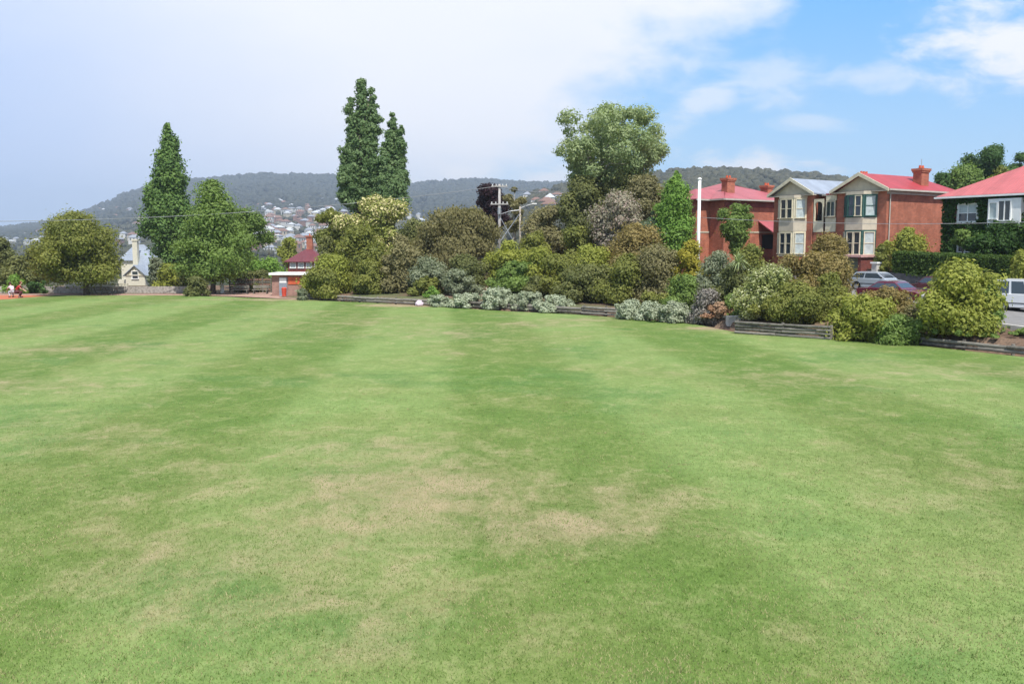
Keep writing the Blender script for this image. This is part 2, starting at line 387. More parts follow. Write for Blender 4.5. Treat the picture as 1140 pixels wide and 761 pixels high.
def lawnmat():
    m = bpy.data.materials.new('mown lawn with dry patches'); m.use_nodes = True
    p = m.node_tree.nodes['Principled BSDF']; p.inputs['Roughness'].default_value = .85; p.inputs['Specular IOR Level'].default_value = .15
    B = NB(m.node_tree); oc = B.n('ShaderNodeTexCoord').outputs['Object']
    x, y, z = B.xyz(oc)
    wob = B.noise(oc, .05, 3, .5)
    xs = B.m('ADD', B.m('MULTIPLY_ADD', y, .07, x), B.m('MULTIPLY_ADD', wob, 1.8, -.9))
    st = B.m('COSINE', B.m('MULTIPLY_ADD', xs, 2*math.pi/10.3, 2.6*2*math.pi/10.3))
    st = B.m('MULTIPLY_ADD', B.smooth(B.m('ADD', st, B.m('MULTIPLY_ADD', B.noise(oc, .7, 5, .6), .8, -.4)), -.5, .5), .92, .04)
    fine = B.noise(B.mapping(oc, (1, 1, 1)), 26, 3, .75)
    fine2 = B.noise(B.mapping(oc, (1.0, .6, 1)), 6.5, 4, .7)
    mid = B.noise(B.mapping(oc, (1, .8, 1)), .9, 6, .7, .4)
    big = B.noise(oc, .16, 5, .6, .3)
    g1 = B.mix(st, (.096, .166, .030), (.168, .247, .071))
    g1 = B.mix(B.m('MULTIPLY', B.smooth(big, .35, .65), .5), g1, (.165, .205, .058))
    # lusher, bluer patches
    lush = B.smooth(B.noise(B.mapping(oc, (1, 1, 1), loc=(40, 9, 0)), .13, 5, .65), .53, .66)
    g1 = B.mix(B.m('MULTIPLY', lush, .55), g1, (.080, .170, .040))
    # dry places: a random field plus the worn places of the photograph
    def spot(cx, cy, rx, ry, amp):
        a = B.m('DIVIDE', B.m('SUBTRACT', x, cx), rx); c = B.m('DIVIDE', B.m('SUBTRACT', y, cy), ry)
        r = B.m('ADD', B.m('MULTIPLY', a, a), B.m('MULTIPLY', c, c))
        return B.m('MULTIPLY', B.m('EXPONENT', B.m('MULTIPLY', r, -1)), amp)
    S = [(-2.2, 18.2, 2.6, 3.4, .46), (1.2, 15.6, 1.8, 1.2, .40), (-4.6, 14.0, 2.8, 1.7, .24), (-2.5, 12.2, 3.0, 1.0, .18), (-7.5, 19, 2.5, 2.5, .14), (2.5, 18.0, 1.6, 1.4, .24), (-1.6, 10.6, 1.3, .5, .22),
         (-13, 24, 4, 2.0, .16), (-4.0, 22.5, 2.5, 1.2, .22), (-22, 44, 5, 3, .24), (-17, 32, 6, 3, .18), (-3.5, 52, 3.5, 4, .24), (-11, 58, 5, 4, .14), (2, 58, 3.5, 2.5, .22), (5.0, 62, 3, 2, .30),
         (10.5, 34, 3.5, 3, .18), (12.3, 55.3, 1.5, 1.1, .8), (-8.3, 77.5, 4.4, 1.6, 1.1), (18, 36, 4, 2.0, .18), (9, 17, 2.5, 1.5, .12), (12.0, 21, 2.5, 2.5, .1), (23, 34, 5, 2.5, .15), (-14, 66, 6, 3, .14), (-26, 34, 5, 3, .15),
         (4.5, 11.5, 2.5, .8, .12), (-22, 86, 9, 1.6, .5)]
    acc = B.m('MULTIPLY_ADD', B.smooth(big, .48, .80), .22, -.0)
    for s_ in S: acc = B.m('ADD', acc, spot(*s_))
    nn = B.m('ADD', B.m('MULTIPLY', mid, 1.3), B.m('MULTIPLY', fine2, .55))
    dry = B.smooth(B.m('ADD', acc, B.m('MULTIPLY_ADD', nn, 1.1, -.90)), .08, .80)
    dcol = B.mix(B.smooth(fine2, .3, .7), (.33, .262, .155), (.235, .205, .115))
    g1 = B.mix(dry, g1, dcol)
    f = B.m('ADD', B.m('MULTIPLY_ADD', B.smooth(fine, .2, .8), .34, .64), B.m('MULTIPLY_ADD', B.smooth(fine2, .25, .75), .36, 0))
    f = B.m('MULTIPLY', f, B.m('MULTIPLY_ADD', B.smooth(mid, .25, .75), .3, .86))
    g1 = B.mix(1, g1, B.comb(f, f, f), 'MULTIPLY')
    B.put(p.inputs['Base Color'], g1)
    bn = B.n('ShaderNodeBump'); bn.inputs['Strength'].default_value = .5; bn.inputs['Distance'].default_value = .03
    B.put(bn.inputs['Height'], fine); B.put(p.inputs['Normal'], bn.outputs[0])
    return m
LM = lawnmat()
lawn = MB()
pts = [(p.x, p.y, 0) for p in EP]+[(-120, -60, 0), (70, -60, 0)]
lawn.add(pts, [tuple(range(len(pts)))])
tag(lawn.build('lawn', LM), kind='structure')
# blades near the camera
def blades():
    n = 230000
    Yb = 8.5+(1-np.sqrt(1-NR.random(n)))*27
    Xb = (NR.random(n)*2-1)*(Yb*.62+.4)
    hgt = .020+.022*NR.random(n); w = .0035+.003*NR.random(n)
    clump = NR.random(n) < .02; hgt = np.where(clump, hgt*1.7, hgt)
    a = NR.random(n)*6.283; lean = (NR.random((n, 2))-.5)*.05
    P0 = np.stack([Xb-np.cos(a)*w, Yb-np.sin(a)*w, np.zeros(n)], 1); P1 = np.stack([Xb+np.cos(a)*w, Yb+np.sin(a)*w, np.zeros(n)], 1)
    P2 = np.stack([Xb+lean[:, 0], Yb+lean[:, 1], hgt], 1)
    V_ = np.stack([P0, P1, P2], 1).reshape(-1, 3)
    nc = 420; cy = 9+(1-np.sqrt(1-NR.random(nc)))*30; cx = (NR.random(nc)*2-1)*(cy*.6); k = 16; ci = np.repeat(np.arange(nc), k); q = nc*k
    bx = cx[ci]+NR.normal(size=q)*.045; by = cy[ci]+NR.normal(size=q)*.045; a = NR.random(q)*6.28; ww = .004+.003*NR.random(q); hh = .03+.025*NR.random(q); ln_ = (NR.random((q, 2))-.5)*.09
    T = np.stack([np.stack([bx-np.cos(a)*ww, by-np.sin(a)*ww, bx*0], 1), np.stack([bx+np.cos(a)*ww, by+np.sin(a)*ww, bx*0], 1), np.stack([bx+ln_[:, 0], by+ln_[:, 1], hh], 1)], 1).reshape(-1, 3)
    V_ = np.concatenate([V_, T]); tuft = np.repeat(np.repeat(NR.random(nc)*1.5-.3, k), 3); extra = q
    m = bpy.data.materials.new('grass blades'); m.use_nodes = True; t = m.node_tree
    B = NB(t); p = t.nodes['Principled BSDF']; p.inputs['Roughness'].default_value = .7; p.inputs['Specular IOR Level'].default_value = .2
    tn = B.n('ShaderNodeAttribute', attribute_name='tint').outputs['Fac']
    big = B.noise(B.n('ShaderNodeTexCoord').outputs['Object'], .55, 4, .6)
    c = B.mix(tn, (.105, .185, .032), (.185, .268, .075))
    c = B.mix(B.m('MULTIPLY', B.smooth(B.m('ADD', big, B.m('MULTIPLY', tn, .25)), .48, .8), .8), c, (.36, .31, .16))
    B.put(p.inputs['Base Color'], c)
    tint = np.concatenate([np.repeat(NR.random(n), 3), tuft]); n += extra
    o = mesh_np('grass', V_, np.arange(3*n).reshape(-1, 3), m, attrs={'tint': tint})
    tag(o, 'short mown grass blades of the lawn', 'grass', kind='stuff')
blades()

# red track strip at the far left, paving by the shed
def flat(name, pxs, z, mt, label=None):
    mb = MB(); P = [gnd(a, b_, z) for a, b_ in pxs]
    mb.add(P, [tuple(range(len(P)))]); return tag(mb.build(name, mt), kind='structure')
flat('red_track', [(-90, 338), (-30, 335.2), (8, 333), (30, 331), (62, 328.6), (0, 328.1), (-90, 328.2)], .006, mat('red clay track', (.42, .13, .06), .9, var=.2, scale=2))
flat('brick_path', [(-90, 328.2), (62, 328.5), (210, 328.7), (240, 328.7), (340, 333.4), (340, 330.5), (330, 327), (300, 325.5), (240, 326), (200, 327.3), (-90, 326.9)], .012, mat('pinkish brick paving', (.36, .23, .18), .9, var=.25, scale=2))

# the street with kerbs
asph = mat('sun bleached asphalt', (.19, .185, .18), .9, var=.12, scale=1.5)
def strip(name, n0, n1, s0, s1, mt, dz, thick=0):
    S_ = np.arange(s0, s1+.1, 2.0); V_ = []; 
    for s_ in S_:
        for n_ in (n0, n1):
            sc = min(s_, 36.5+(n_-45.9)*.55); x, y = fromNS(n_, sc); V_.append((x, y, float(streetz(sc))+dz))
    mb = MB(); k = len(S_)
    fs = [(2*i, 2*i+1, 2*i+3, 2*i+2) for i in range(k-1)]
    mb.add(V_, fs)
    if thick:
        low_ = [(v[0], v[1], v[2]-thick) for v in V_]; mb.add(low_, [])
        o = 2*k
        for i in range(k-1):
            mb.f += [(2*i, 2*i+2, 2*i+2+o, 2*i+o), (2*i+1, 2*i+3, 2*i+3+o, 2*i+1+o)]
    return tag(mb.build(name, mt), kind='structure')
strip('road', 45.9, 61.6, -10, 44.5, asph, .03)
strip('kerb', 61.6, 61.85, -10, 44.5, M['concrete'], .15, .3)
strip('kerb', 45.6, 45.9, -10, 44.5, M['concrete'], .15, .3)
strip('pavement', 61.852, 63.3, -10, 44.5, M['concrete'], .14, .3)

# ---------------------------------------------------------------- hills
def hillmat():
    m = bpy.data.materials.new('bush covered hills'); m.use_nodes = True
    p = m.node_tree.nodes['Principled BSDF']; p.inputs['Roughness'].default_value = 1; p.inputs['Specular IOR Level'].default_value = 0
    B = NB(m.node_tree); oc = B.n('ShaderNodeTexCoord').outputs['Object']
    n = B.noise(oc, .012, 6, .65); n_ = B.noise(oc, .004, 4, .5)
    c = B.mix(B.smooth(n, .35, .65), (.035, .045, .024), (.085, .085, .05))
    c = B.mix(B.m('MULTIPLY', B.smooth(n_, .55, .72), .55), c, (.15, .125, .08))
    B.put(p.inputs['Base Color'], c); return m
az = np.concatenate([np.linspace(-1.2, -.62, 30), np.linspace(-.61, .61, 520), np.linspace(.62, 1.2, 30)])
rr = np.concatenate([np.linspace(120, 300, 25), np.geomspace(310, 5200, 120)])
UU, YY = np.meshgrid(az, rr); XX = UU*YY; ZZ = H(XX, YY)-.8*(1-sst((YY-150)/30))
i = np.arange(XX.size).reshape(XX.shape)
Fq = np.stack([i[:-1, :-1].ravel(), i[:-1, 1:].ravel(), i[1:, 1:].ravel(), i[1:, :-1].ravel()], 1)
tag(mesh_np('hills', np.stack([XX.ravel(), YY.ravel(), ZZ.ravel()], 1), Fq, hillmat(), smooth=True), kind='structure')
gs = MB().add([(-9000, -4000, -11), (9000, -4000, -11), (9000, 9000, -11), (-9000, 9000, -11)], [(0, 1, 2, 3)])
tag(gs.build('far_ground', hillmat()), kind='structure')

# ---------------------------------------------------------------- foliage builders
def leaf_cards(cent, rad, per, ls, rng, flat_=.75, out=.95, shell=.45, droop=0, fl=0):
    """cent (n,3), rad (n,): per leaves about each clump -> verts, faces, tint, flower"""
    n = len(cent); tot = int(n*per)
    pw = (np.asarray(rad)+.15*np.max(rad))**2; idx = rng.choice(n, tot, p=pw/pw.sum())
    d = rng.normal(size=(tot, 3)); d /= np.linalg.norm(d, axis=1)[:, None]
    r = (shell+(1-shell)*rng.random(tot)**.6)*(1+.22*rng.normal(size=tot).clip(-1, 1.6))*np.where(rng.random(tot) < .05, 1.3, 1)
    c = cent[idx]+d*(rad[idx]*r)[:, None]*np.array([1, 1, flat_])
    nn = d*out+rng.normal(size=(tot, 3))*.42+np.array([0, 0, .30]); nn /= np.linalg.norm(nn, axis=1)[:, None]
    t = np.cross(nn, rng.normal(size=(tot, 3))); t /= np.linalg.norm(t, axis=1)[:, None]+1e-9
    if droop: 
        t[:, 2] -= droop; t /= np.linalg.norm(t, axis=1)[:, None]
        nn = np.cross(t, np.cross(nn, t)); nn /= np.linalg.norm(nn, axis=1)[:, None]+1e-9
    bt = np.cross(nn, t)
    s = ls*(.6+.8*rng.random(tot)); wd = s*(.42+.25*rng.random(tot))
    V_ = np.stack([c-t*s[:, None]*.6, c+bt*wd[:, None]*.6, c+t*s[:, None]*.6, c-bt*wd[:, None]*.6], 1).reshape(-1, 3)
    Fq = np.arange(4*tot).reshape(-1, 4)
    ct = rng.random(n)
    tint = np.clip(ct[idx]*.65+rng.random(tot)*.45-.05, 0, 1)
    flw = ((rng.random(n) < .75)[idx] & (rng.random(tot) < fl)).astype(float)
    return V_, Fq, np.repeat(tint, 4), np.repeat(flw, 4)
PROF = {
 'round': lambda t: math.sqrt(max(0, 1-(2*t-1)**2)),
 'dome': lambda t: math.sqrt(max(0, 1-(max(0, (t-.25)/.75))**2))*(.80+.8*min(t, .25)),
 'shrub': lambda t: math.sqrt(max(0.02, 1-t**2.2))*(.86+.5*min(t, .28)),
 'cone': lambda t: (min(1, .45+t*2.2))*max(.02, (1-t**1.35))**.80 if t > .0 else .5,
 'poplar': lambda t: min(1, .5+2.0*t)*(max(0, 1-t**2.6))**.55*(.85+.15*math.sin(t*14)),
 'pyramid': lambda t: min(1, .55+t*2)*max(.03, 1-t)**.62,
 'umbrella': lambda t: min(1, .35+t*1.6)*math.sqrt(max(0.02, 1-max(0, (t-.4)/.6)**2)),
}
def crown_clumps(w, h, prof, n, cr, rng, lump=.18, dep=1.0):
    pf = PROF[prof]; C_ = []; Rr = []
    ph = rng.random(4)*6.28
    while len(C_) < n:
        t = rng.random()
        rmax = pf(t)*w/2
        if rng.random() > (rmax/(w/2))**.9+.08: continue
        a = rng.random()*6.283
        rmax *= 1+lump*math.sin(a*2+ph[0]+t*3)+lump*.6*math.sin(a*3+ph[1]-t*5)
        c_ = cr*(.7+.6*rng.random())
        c_ = min(c_, max(rmax*.9, cr*.35))
        r = max(0, rmax-c_*.75)*(rng.random()**.33)
        z = t*h; z = min(max(z, c_*.6), h-c_*.72)
        C_.append((math.cos(a)*r, math.sin(a)*r*dep, z)); Rr.append(c_)
    return np.array(C_), np.array(Rr)
def trunk_mesh(root_r, top, cents, rng, nl=6, lean=0, multi=1, zc=0):
    mb = MB(); tops = []
    for k in range(multi):
        a = rng.random()*6.28; off = root_r*1.2*(multi > 1)
        p0 = Vector((math.cos(a)*off, math.sin(a)*off, -.3)); l = Vector((math.cos(a)*top*.28*(multi > 1)+lean, math.sin(a)*top*.28*(multi > 1), top))
        pm = p0.lerp(l, .5)+Vector((rng.normal()*.04*top, rng.normal()*.04*top, 0))
        rt = root_r/(multi**.4)
        mb.tube([p0, p0.lerp(pm, .3), pm, l], [rt*1.35, rt, rt*.75, rt*.3], 8)
        tops.append((p0, pm, l, rt))
    if len(cents):
        for q in range(nl):
            c = Vector(cents[int(rng.integers(0, len(cents)))]); p0, pm, l, rt = tops[int(rng.integers(0, len(tops)))]
            f = .2+.6*rng.random(); s = pm.lerp(l, f)
            if c.z < s.z: s = p0.lerp(pm, .7)
            mid = s.lerp(c, .5)+Vector((0, 0, (c-s).length*.08))
            mb.tube([s, mid, c], [rt*.42, rt*.26, rt*.08], 6)
    return mb
LEAF = {}
def L(name, a, b_, trans=.36, cc=None):
    g = 1.0 if name in ('silver', 'silverdull', 'hedge', 'ivy', 'yellow', 'creamgreen', 'orangeground', 'lilac', 'forest', 'forestnear', 'purple') else 1.62
    LEAF[name] = leafmat(name+' foliage', tuple(v*g for v in a), tuple(v*g for v in b_), trans, cc)
L('olive', (.085, .100, .022), (.165, .170, .040)); L('darkolive', (.072, .082, .028), (.125, .132, .044))
L('deep', (.028, .062, .018), (.060, .110, .028)); L('conifer', (.040, .082, .020), (.105, .165, .038), .25)
L('mid', (.070, .112, .024), (.135, .190, .048)); L('bright', (.085, .160, .025), (.140, .220, .045), .35)
L('poplar', (.060, .105, .038), (.125, .175, .075)); L('gum', (.135, .178, .080), (.215, .250, .125))
L('goldgreen', (.125, .145, .025), (.215, .225, .045)); L('yellow', (.29, .26, .03), (.42, .37, .06))
L('greygreen', (.105, .125, .075), (.175, .190, .125)); L('silver', (.26, .30, .19), (.40, .44, .31), .15)
L('brownish', (.108, .100, .045), (.168, .152, .072)); L('sheoak', (.108, .098, .042), (.155, .140, .062))
L('purple', (.022, .010, .014), (.050, .022, .026)); L('rusty', (.120, .100, .036), (.195, .150, .055))
L('creamflower', (.120, .140, .030), (.175, .185, .045), .2, (.58, .52, .26))
L('pinkish', (.14, .14, .09), (.20, .17, .13), .2, (.34, .26, .22)); L('creamgreen', (.16, .19, .055), (.30, .33, .11), .25, (.52, .53, .30))
L('silverdull', (.22, .255, .155), (.36, .39, .27), .15); L('hedge', (.050, .095, .018), (.095, .150, .032)); L('ivy', (.028, .070, .014), (.060, .125, .022))
L('orangeground', (.30, .16, .09), (.36, .24, .15), .1); L('lilac', (.16, .15, .12), (.26, .23, .21), .1); L('forest', (.022, .030, .024), (.042, .050, .036), .1)
L('forestnear', (.040, .044, .026), (.072, .072, .042), .1); L('bluegreen', (.055, .085, .050), (.095, .125, .080))

def plant(name, px, top, w, Y, prof, leaf, label, cat, base=None, cb=0, n=None, cr=None, ls=2.0, dens=1.0, trunk=None, bark='bark', limbs=8,
          dep=.95, flat_=.8, lump=.27, droop=0, fl=0, multi=1, group=None, tpx=None, zb=None, spires=None, shellfill=.28):
    """px,w: centre and width of the crown as seen; top: its highest point; cb: the crown's lower edge (0 = down to the ground)"""
    rng = np.random.default_rng(abs(hash((px, top, w))) % (2**31)) if False else np.random.default_rng(int(px*977+top*31+w*7) % 100003)
    s = mpp(Y); P = at(px, top, Y); x, y = P.x, P.y
    z0 = Hs(x, y) if zb is None else zb
    Ht = P.z-z0; Wd = w*s
    if Ht < .25: print('LOW PLANT', label, round(Ht,2), round(z0,2)); z0 = P.z-.35; Ht = .35
    zc = 0 if not cb else max(.15, at(px, cb, Y).z-z0)
    hC = Ht-zc
    n = n or int(max(14, min(70, 26*(Ht/Wd)**.5)))
    cr_ = (cr or .19)*min(Wd, hC*1.3)
    area = w*(hC/s)
    tot = max(700, min(42000, int(3.6*area*dens*(2.3/ls)**2)))
    if spires:
        cs, rs = [], []
        for (sx, st_, sw, sb) in spires:
            zt = at(px, st_, Y).z-z0; zl = at(px, sb, Y).z-z0; hh = zt-zl; ww = sw*s*1.22
            nn = max(7, int(hh/ww*6)); c_, r_ = crown_clumps(ww*1.1, hh, 'poplar', nn, .25*ww, rng, .3)
            ka = max(5, int(hh/ww*4.5)); ta = np.linspace(.08, .95, ka)
            ra = np.array([PROF['poplar'](t_)*ww*.22+ww*.05 for t_ in ta])
            c_ = np.concatenate([c_, np.stack([rng.normal(size=ka)*ww*.05, rng.normal(size=ka)*ww*.05, ta*hh], 1)]); r_ = np.concatenate([r_, ra])
            c_[:, 2] += zl; c_[:, 0] += (sx-px)*s; c_[:, 1] += rng.normal()*ww*.35
            cs.append(c_); rs.append(r_)
        cents, rads = np.concatenate(cs), np.concatenate(rs); n = len(cents); o_ = rng.permutation(n); cents, rads = cents[o_], rads[o_]
    else:
        cents, rads = crown_clumps(Wd, hC, prof, n, cr_, rng, lump, dep); cents[:, 2] += zc
        if prof in ('cone', 'pyramid'):
            ka = 22; ta = np.linspace(.45, .975, ka); ra = np.array([max(PROF[prof](t_)*Wd*.30, .028*Wd) for t_ in ta])
            ca = np.stack([rng.normal(size=ka)*ra*.25, rng.normal(size=ka)*ra*.25, zc+ta*hC-ra*.4], 1)
            cents = np.concatenate([ca, cents]); rads = np.concatenate([ra, rads]); n = len(cents); o_ = rng.permutation(n); cents, rads = cents[o_], rads[o_]
    V_, Fq, ti, fw = leaf_cards(cents, rads, tot/n, ls*s*1.25, rng, flat_=flat_, droop=droop, fl=fl)
    if not spires and prof in ('shrub', 'dome', 'round', 'umbrella'):
        k_ = rng.random(n) < .22; k_ &= cents[:, 2] > zc+hC*.35
        ctr = np.array([0, 0, zc+hC*.45]); cents[k_] = ctr+(cents[k_]-ctr)*rng.uniform(1.04, 1.22, (int(k_.sum()), 1)); rads[k_] *= .62
        V_, Fq, ti, fw = leaf_cards(cents, rads, tot/n, ls*s*1.25, rng, flat_=flat_, droop=droop, fl=fl)
    # a loose inner filling, so the crown is not hollow
    fin = int(n*.45)
    c2 = cents[:fin]*np.array([.55, .55, .92]); V2, F2, t2, f2 = leaf_cards(c2, rads[:fin]*1.15, tot*shellfill/max(fin, 1), ls*s*1.5, rng, shell=.1)
    if not cb: V_[:, 2] = np.maximum(V_[:, 2], .02+rng.random(len(V_))*.05); V2[:, 2] = np.maximum(V2[:, 2], .02)
    F2 = F2+len(V_)
    e = empty(name, (x, y, z0)); tag(e, label, cat, group)
    mesh_np('crown' if (cb or prof in ('cone', 'poplar', 'pyramid')) else 'foliage', np.concatenate([V_, V2]), np.concatenate([Fq, F2]), LEAF[leaf], e,
            {'tint': np.concatenate([ti, t2]), 'flower': np.concatenate([fw, f2])})
    tr = trunk if trunk is not None else max(.05, .022*Wd+.012*Ht)
    lean = 0
    tb = trunk_mesh(tr, zc+hC*.55, cents, rng, limbs, multi=multi, lean=0)
    t = tb.build('trunk' if (cb or prof in ('cone', 'poplar', 'pyramid')) else 'stem', M[bark], e, smooth=True)
    if tpx is not None: t.location.x = (tpx-px)*s
    return e
exec_plants = []
# ---- far left
plant('tree', 0, 261, 40, 106, 'round', 'darkolive', 'dark tree cut off by the left edge of the view', 'tree', cb=318, dens=1.3)
plant('tree', 36, 276, 58, 101, 'dome', 'darkolive', 'dark low tree squeezed against the left side of the big round olive tree', 'tree', cb=314)
plant('tree', 84, 237, 106, 95, 'dome', 'olive', 'big round olive green tree shading the picnic tables', 'tree', cb=313, n=70, cr=.15, dens=1.3, trunk=.32, limbs=9, tpx=92)
plant('bush', 16, 306, 24, 97, 'shrub', 'bright', 'light green bush behind the people at the far left', 'bush')
plant('bush', 44, 312, 30, 98, 'shrub', 'deep', 'dark bush in the shade left of the big round olive tree', 'bush')
plant('conifer', 186, 134, 76, 121, 'cone', 'conifer', 'tall dark conical conifer towering over the left side', 'tree', cb=296, n=150, cr=.135, dens=1.7, trunk=.6, limbs=8, lump=.10, flat_=.9, ls=2.1)
plant('tree', 268, 232, 60, 108, 'round', 'mid', 'green tree with thin limbs behind the broad one, above the brown fence', 'tree', cb=300, dens=.55, n=22, limbs=9)
plant('tree', 236, 198, 118, 97, 'pyramid', 'mid', 'broad fresh green tree with layered boughs beside the conifer', 'tree', cb=312, n=85, cr=.14, dens=1.15, flat_=.5, trunk=.28, limbs=10, tpx=232, lump=.22)
plant('bush', 174, 286, 26, 108, 'shrub', 'greygreen', 'greyish bush at the foot of the tall conifer', 'bush')
plant('bush', 188, 294, 46, 102, 'shrub', 'goldgreen', 'yellow green bush behind the stone wall left of the broad green tree', 'bush')
plant('bush', 205, 303, 36, 101, 'shrub', 'darkolive', 'dark olive bush left of the broad tree trunk', 'bush')
plant('bush', 219, 308, 30, 92.5, 'shrub', 'darkolive', 'rounded dark bush on the lawn edge by the broad tree trunk', 'bush')
plant('bush', 300, 287, 48, 105, 'shrub', 'bright', 'lime green bush behind the brown fence', 'bush')
plant('bush', 283, 301, 52, 102, 'shrub', 'darkolive', 'dull low bush just behind the brown fence', 'bush')
plant('tree', 322, 264, 24, 150, 'round', 'goldgreen', 'pale yellow green tree beside the chimney of the maroon roofed house', 'tree', cb=296)
plant('bush', 346, 303, 26, 88, 'shrub', 'olive', 'olive bush growing against the brick shed', 'bush')
plant('bush', 336, 321, 16, 85, 'shrub', 'greygreen', 'small pale bush at the left end of the timber wall', 'bush')
# ---- centre, back to front
plant('poplar', 399, 83, 60, 109, 'poplar', 'poplar', 'tallest poplar, standing on the left of the pair', 'tree', cb=232, dens=1.25, trunk=.3, limbs=22, spires=[(401, 83, 23, 190), (389, 104, 22, 228), (413, 96, 20, 200), (399, 135, 34, 234), (380, 172, 22, 228), (415, 158, 24, 232)])
plant('poplar', 437, 124, 46, 108, 'poplar', 'poplar', 'shorter poplar on the right of the pair', 'tree', cb=232, dens=1.25, trunk=.25, limbs=14, spires=[(436, 123, 19, 200), (446, 138, 15, 205), (428, 158, 18, 228), (443, 172, 22, 232), (434, 185, 30, 236)])
plant('tree', 545, 206, 44, 116, 'round', 'purple', 'dark purple leaved tree behind the power pole', 'tree', cb=268, dens=1.5, n=34)
plant('tree', 573, 204, 26, 108, 'round', 'brownish', 'thin brownish tree right of the power pole', 'tree', cb=258, dens=.45, n=14, bark='palebark', limbs=8)
plant('gum_tree', 368, 230, 42, 99, 'umbrella', 'olive', 'open crowned gum tree with bare limbs left of the cream flowering tree', 'tree', cb=272, n=18, cr=.2, dens=1.0, limbs=9)
plant('gum_tree', 369, 262, 38, 98, 'round', 'darkolive', 'dark tree under the open crowned gum', 'tree', cb=300, n=18, dens=.9)
plant('flowering_tree', 420, 219, 82, 97, 'dome', 'creamflower', 'rounded tree covered in cream blossom below the poplars', 'tree', cb=290, n=60, cr=.15, dens=1.4, fl=.42)
plant('bush', 462, 244, 54, 93, 'shrub', 'darkolive', 'dark green bush between the cream blossom tree and the brown dome tree', 'bush')
plant('sheoak_tree', 508, 232, 84, 92, 'dome', 'sheoak', 'brown dome shaped tree with drooping needles', 'tree', cb=296, n=70, cr=.15, dens=1.6, ls=1.9, droop=1.2, trunk=.2)
plant('gum_tree', 685, 116, 140, 99, 'round', 'gum', 'big pale gum tree with a rounded crown, the tallest right of centre', 'tree', cb=206, n=100, cr=.095, dens=.52, bark='palebark', multi=4, trunk=.42, limbs=30, lump=.16, shellfill=.08)
plant('gum_tree', 650, 168, 52, 99.5, 'round', 'gum', 'lower left bough mass of pale gum leaves hanging beside the big gum tree', 'tree', cb=212, n=20, dens=.8, bark='palebark', limbs=5)
plant('tree', 648, 196, 58, 96, 'round', 'darkolive', 'dark green tree under the left side of the big gum', 'tree', cb=292, n=36)
plant('tree', 692, 190, 90, 97, 'dome', 'darkolive', 'dusky tree filling the space below the big gum crown', 'tree', cb=250, n=36)
plant('tree', 720, 196, 62, 90, 'dome', 'brownish', 'brown tinged tree between the big gum and the bright green tree', 'tree', cb=268, n=36)
plant('tree', 686, 214, 70, 86, 'dome', 'pinkish', 'grey pink tinted tree in front of the big gum', 'tree', cb=280, n=44, fl=.3)
plant('tree', 753, 188, 58, 83, 'pyramid', 'bright', 'bright green upright tree left of the white pole', 'tree', cb=286, n=60, cr=.2, dens=1.3)
plant('bush', 610, 226, 66, 96, 'dome', 'brownish', 'tall brown green bush right of the leaning poles', 'bush')
plant('bush', 596, 256, 50, 90, 'shrub', 'olive', 'olive bush below the leaning poles', 'bush')
plant('bush', 645, 250, 58, 88, 'shrub', 'olive', 'olive bush under the dark green tree', 'bush')
plant('bush', 726, 240, 60, 84, 'shrub', 'bluegreen', 'blue green bush left of the bright green tree', 'bush')
plant('bush', 565, 268, 66, 86, 'shrub', 'goldgreen', 'yellowish bush in front of the power pole', 'bush')
plant('bush', 520, 284, 60, 85, 'shrub', 'darkolive', 'olive bush in front of the pale roofed building', 'bush')
plant('bush', 478, 286, 66, 85, 'shrub', 'greygreen', 'grey green bush in front of the brown dome tree', 'bush')
plant('bush', 400, 252, 76, 91, 'shrub', 'olive', 'large olive bush below the cream blossom tree', 'bush', n=50)
plant('bush', 362, 298, 48, 86.0, 'shrub', 'olive', 'low olive bush above the left end of the timber wall', 'bush')
plant('bush', 372, 284, 62, 87.5, 'shrub', 'goldgreen', 'yellow green bush at the left end of the shrubbery', 'bush', n=40)
plant('bush', 408, 290, 50, 86, 'shrub', 'olive', 'round olive bush behind the left timber wall', 'bush')
plant('bush', 446, 262, 50, 86.5, 'shrub', 'brownish', 'upright dusky bush left of the grey green bush', 'bush', n=40)
plant('bush', 476, 308, 44, 82.5, 'shrub', 'olive', 'low olive bush behind the first silver bush', 'bush')
plant('bush', 481, 318, 16, 80, 'shrub', 'bright', 'small bright green bush by the left timber wall', 'bush')
plant('bush', 508, 300, 50, 81.5, 'shrub', 'greygreen', 'twiggy grey bush behind the silver bushes', 'bush', dens=.8)
plant('bush', 572, 290, 62, 80, 'shrub', 'mid', 'bright green spreading bush behind the silver bushes', 'bush')
plant('bush', 600, 276, 50, 82, 'shrub', 'goldgreen', 'yellow green bush right of the bright green spreading bush', 'bush')
plant('bush', 625, 284, 60, 77, 'shrub', 'olive', 'yellow olive bush in the middle of the shrubbery', 'bush')
plant('bush', 604, 306, 44, 77, 'shrub', 'darkolive', 'dark bush right behind the silver bushes', 'bush')
plant('bush', 660, 272, 70, 78, 'shrub', 'goldgreen', 'golden green bush under the pink tinted tree', 'bush')
plant('bush', 655, 294, 78, 72.5, 'shrub', 'darkolive', 'wide dusky bush above the middle timber wall', 'bush', n=46)
plant('bush', 708, 250, 80, 78, 'shrub', 'rusty', 'rust tipped bush in front of the pink tinted tree', 'bush', n=40)
plant('bush', 700, 284, 70, 70, 'shrub', 'olive', 'olive bush between two brownish bushes above the timber wall', 'bush')
plant('bush', 732, 272, 72, 69, 'shrub', 'brownish', 'large brownish bush left of the yellow bush', 'bush', n=46)
plant('bush', 782, 306, 44, 65.5, 'shrub', 'greygreen', 'grey green bush at the right foot of the white pole', 'bush')
plant('bush', 770, 268, 42, 68, 'shrub', 'yellow', 'yellow leaved bush at the foot of the white pole', 'bush')
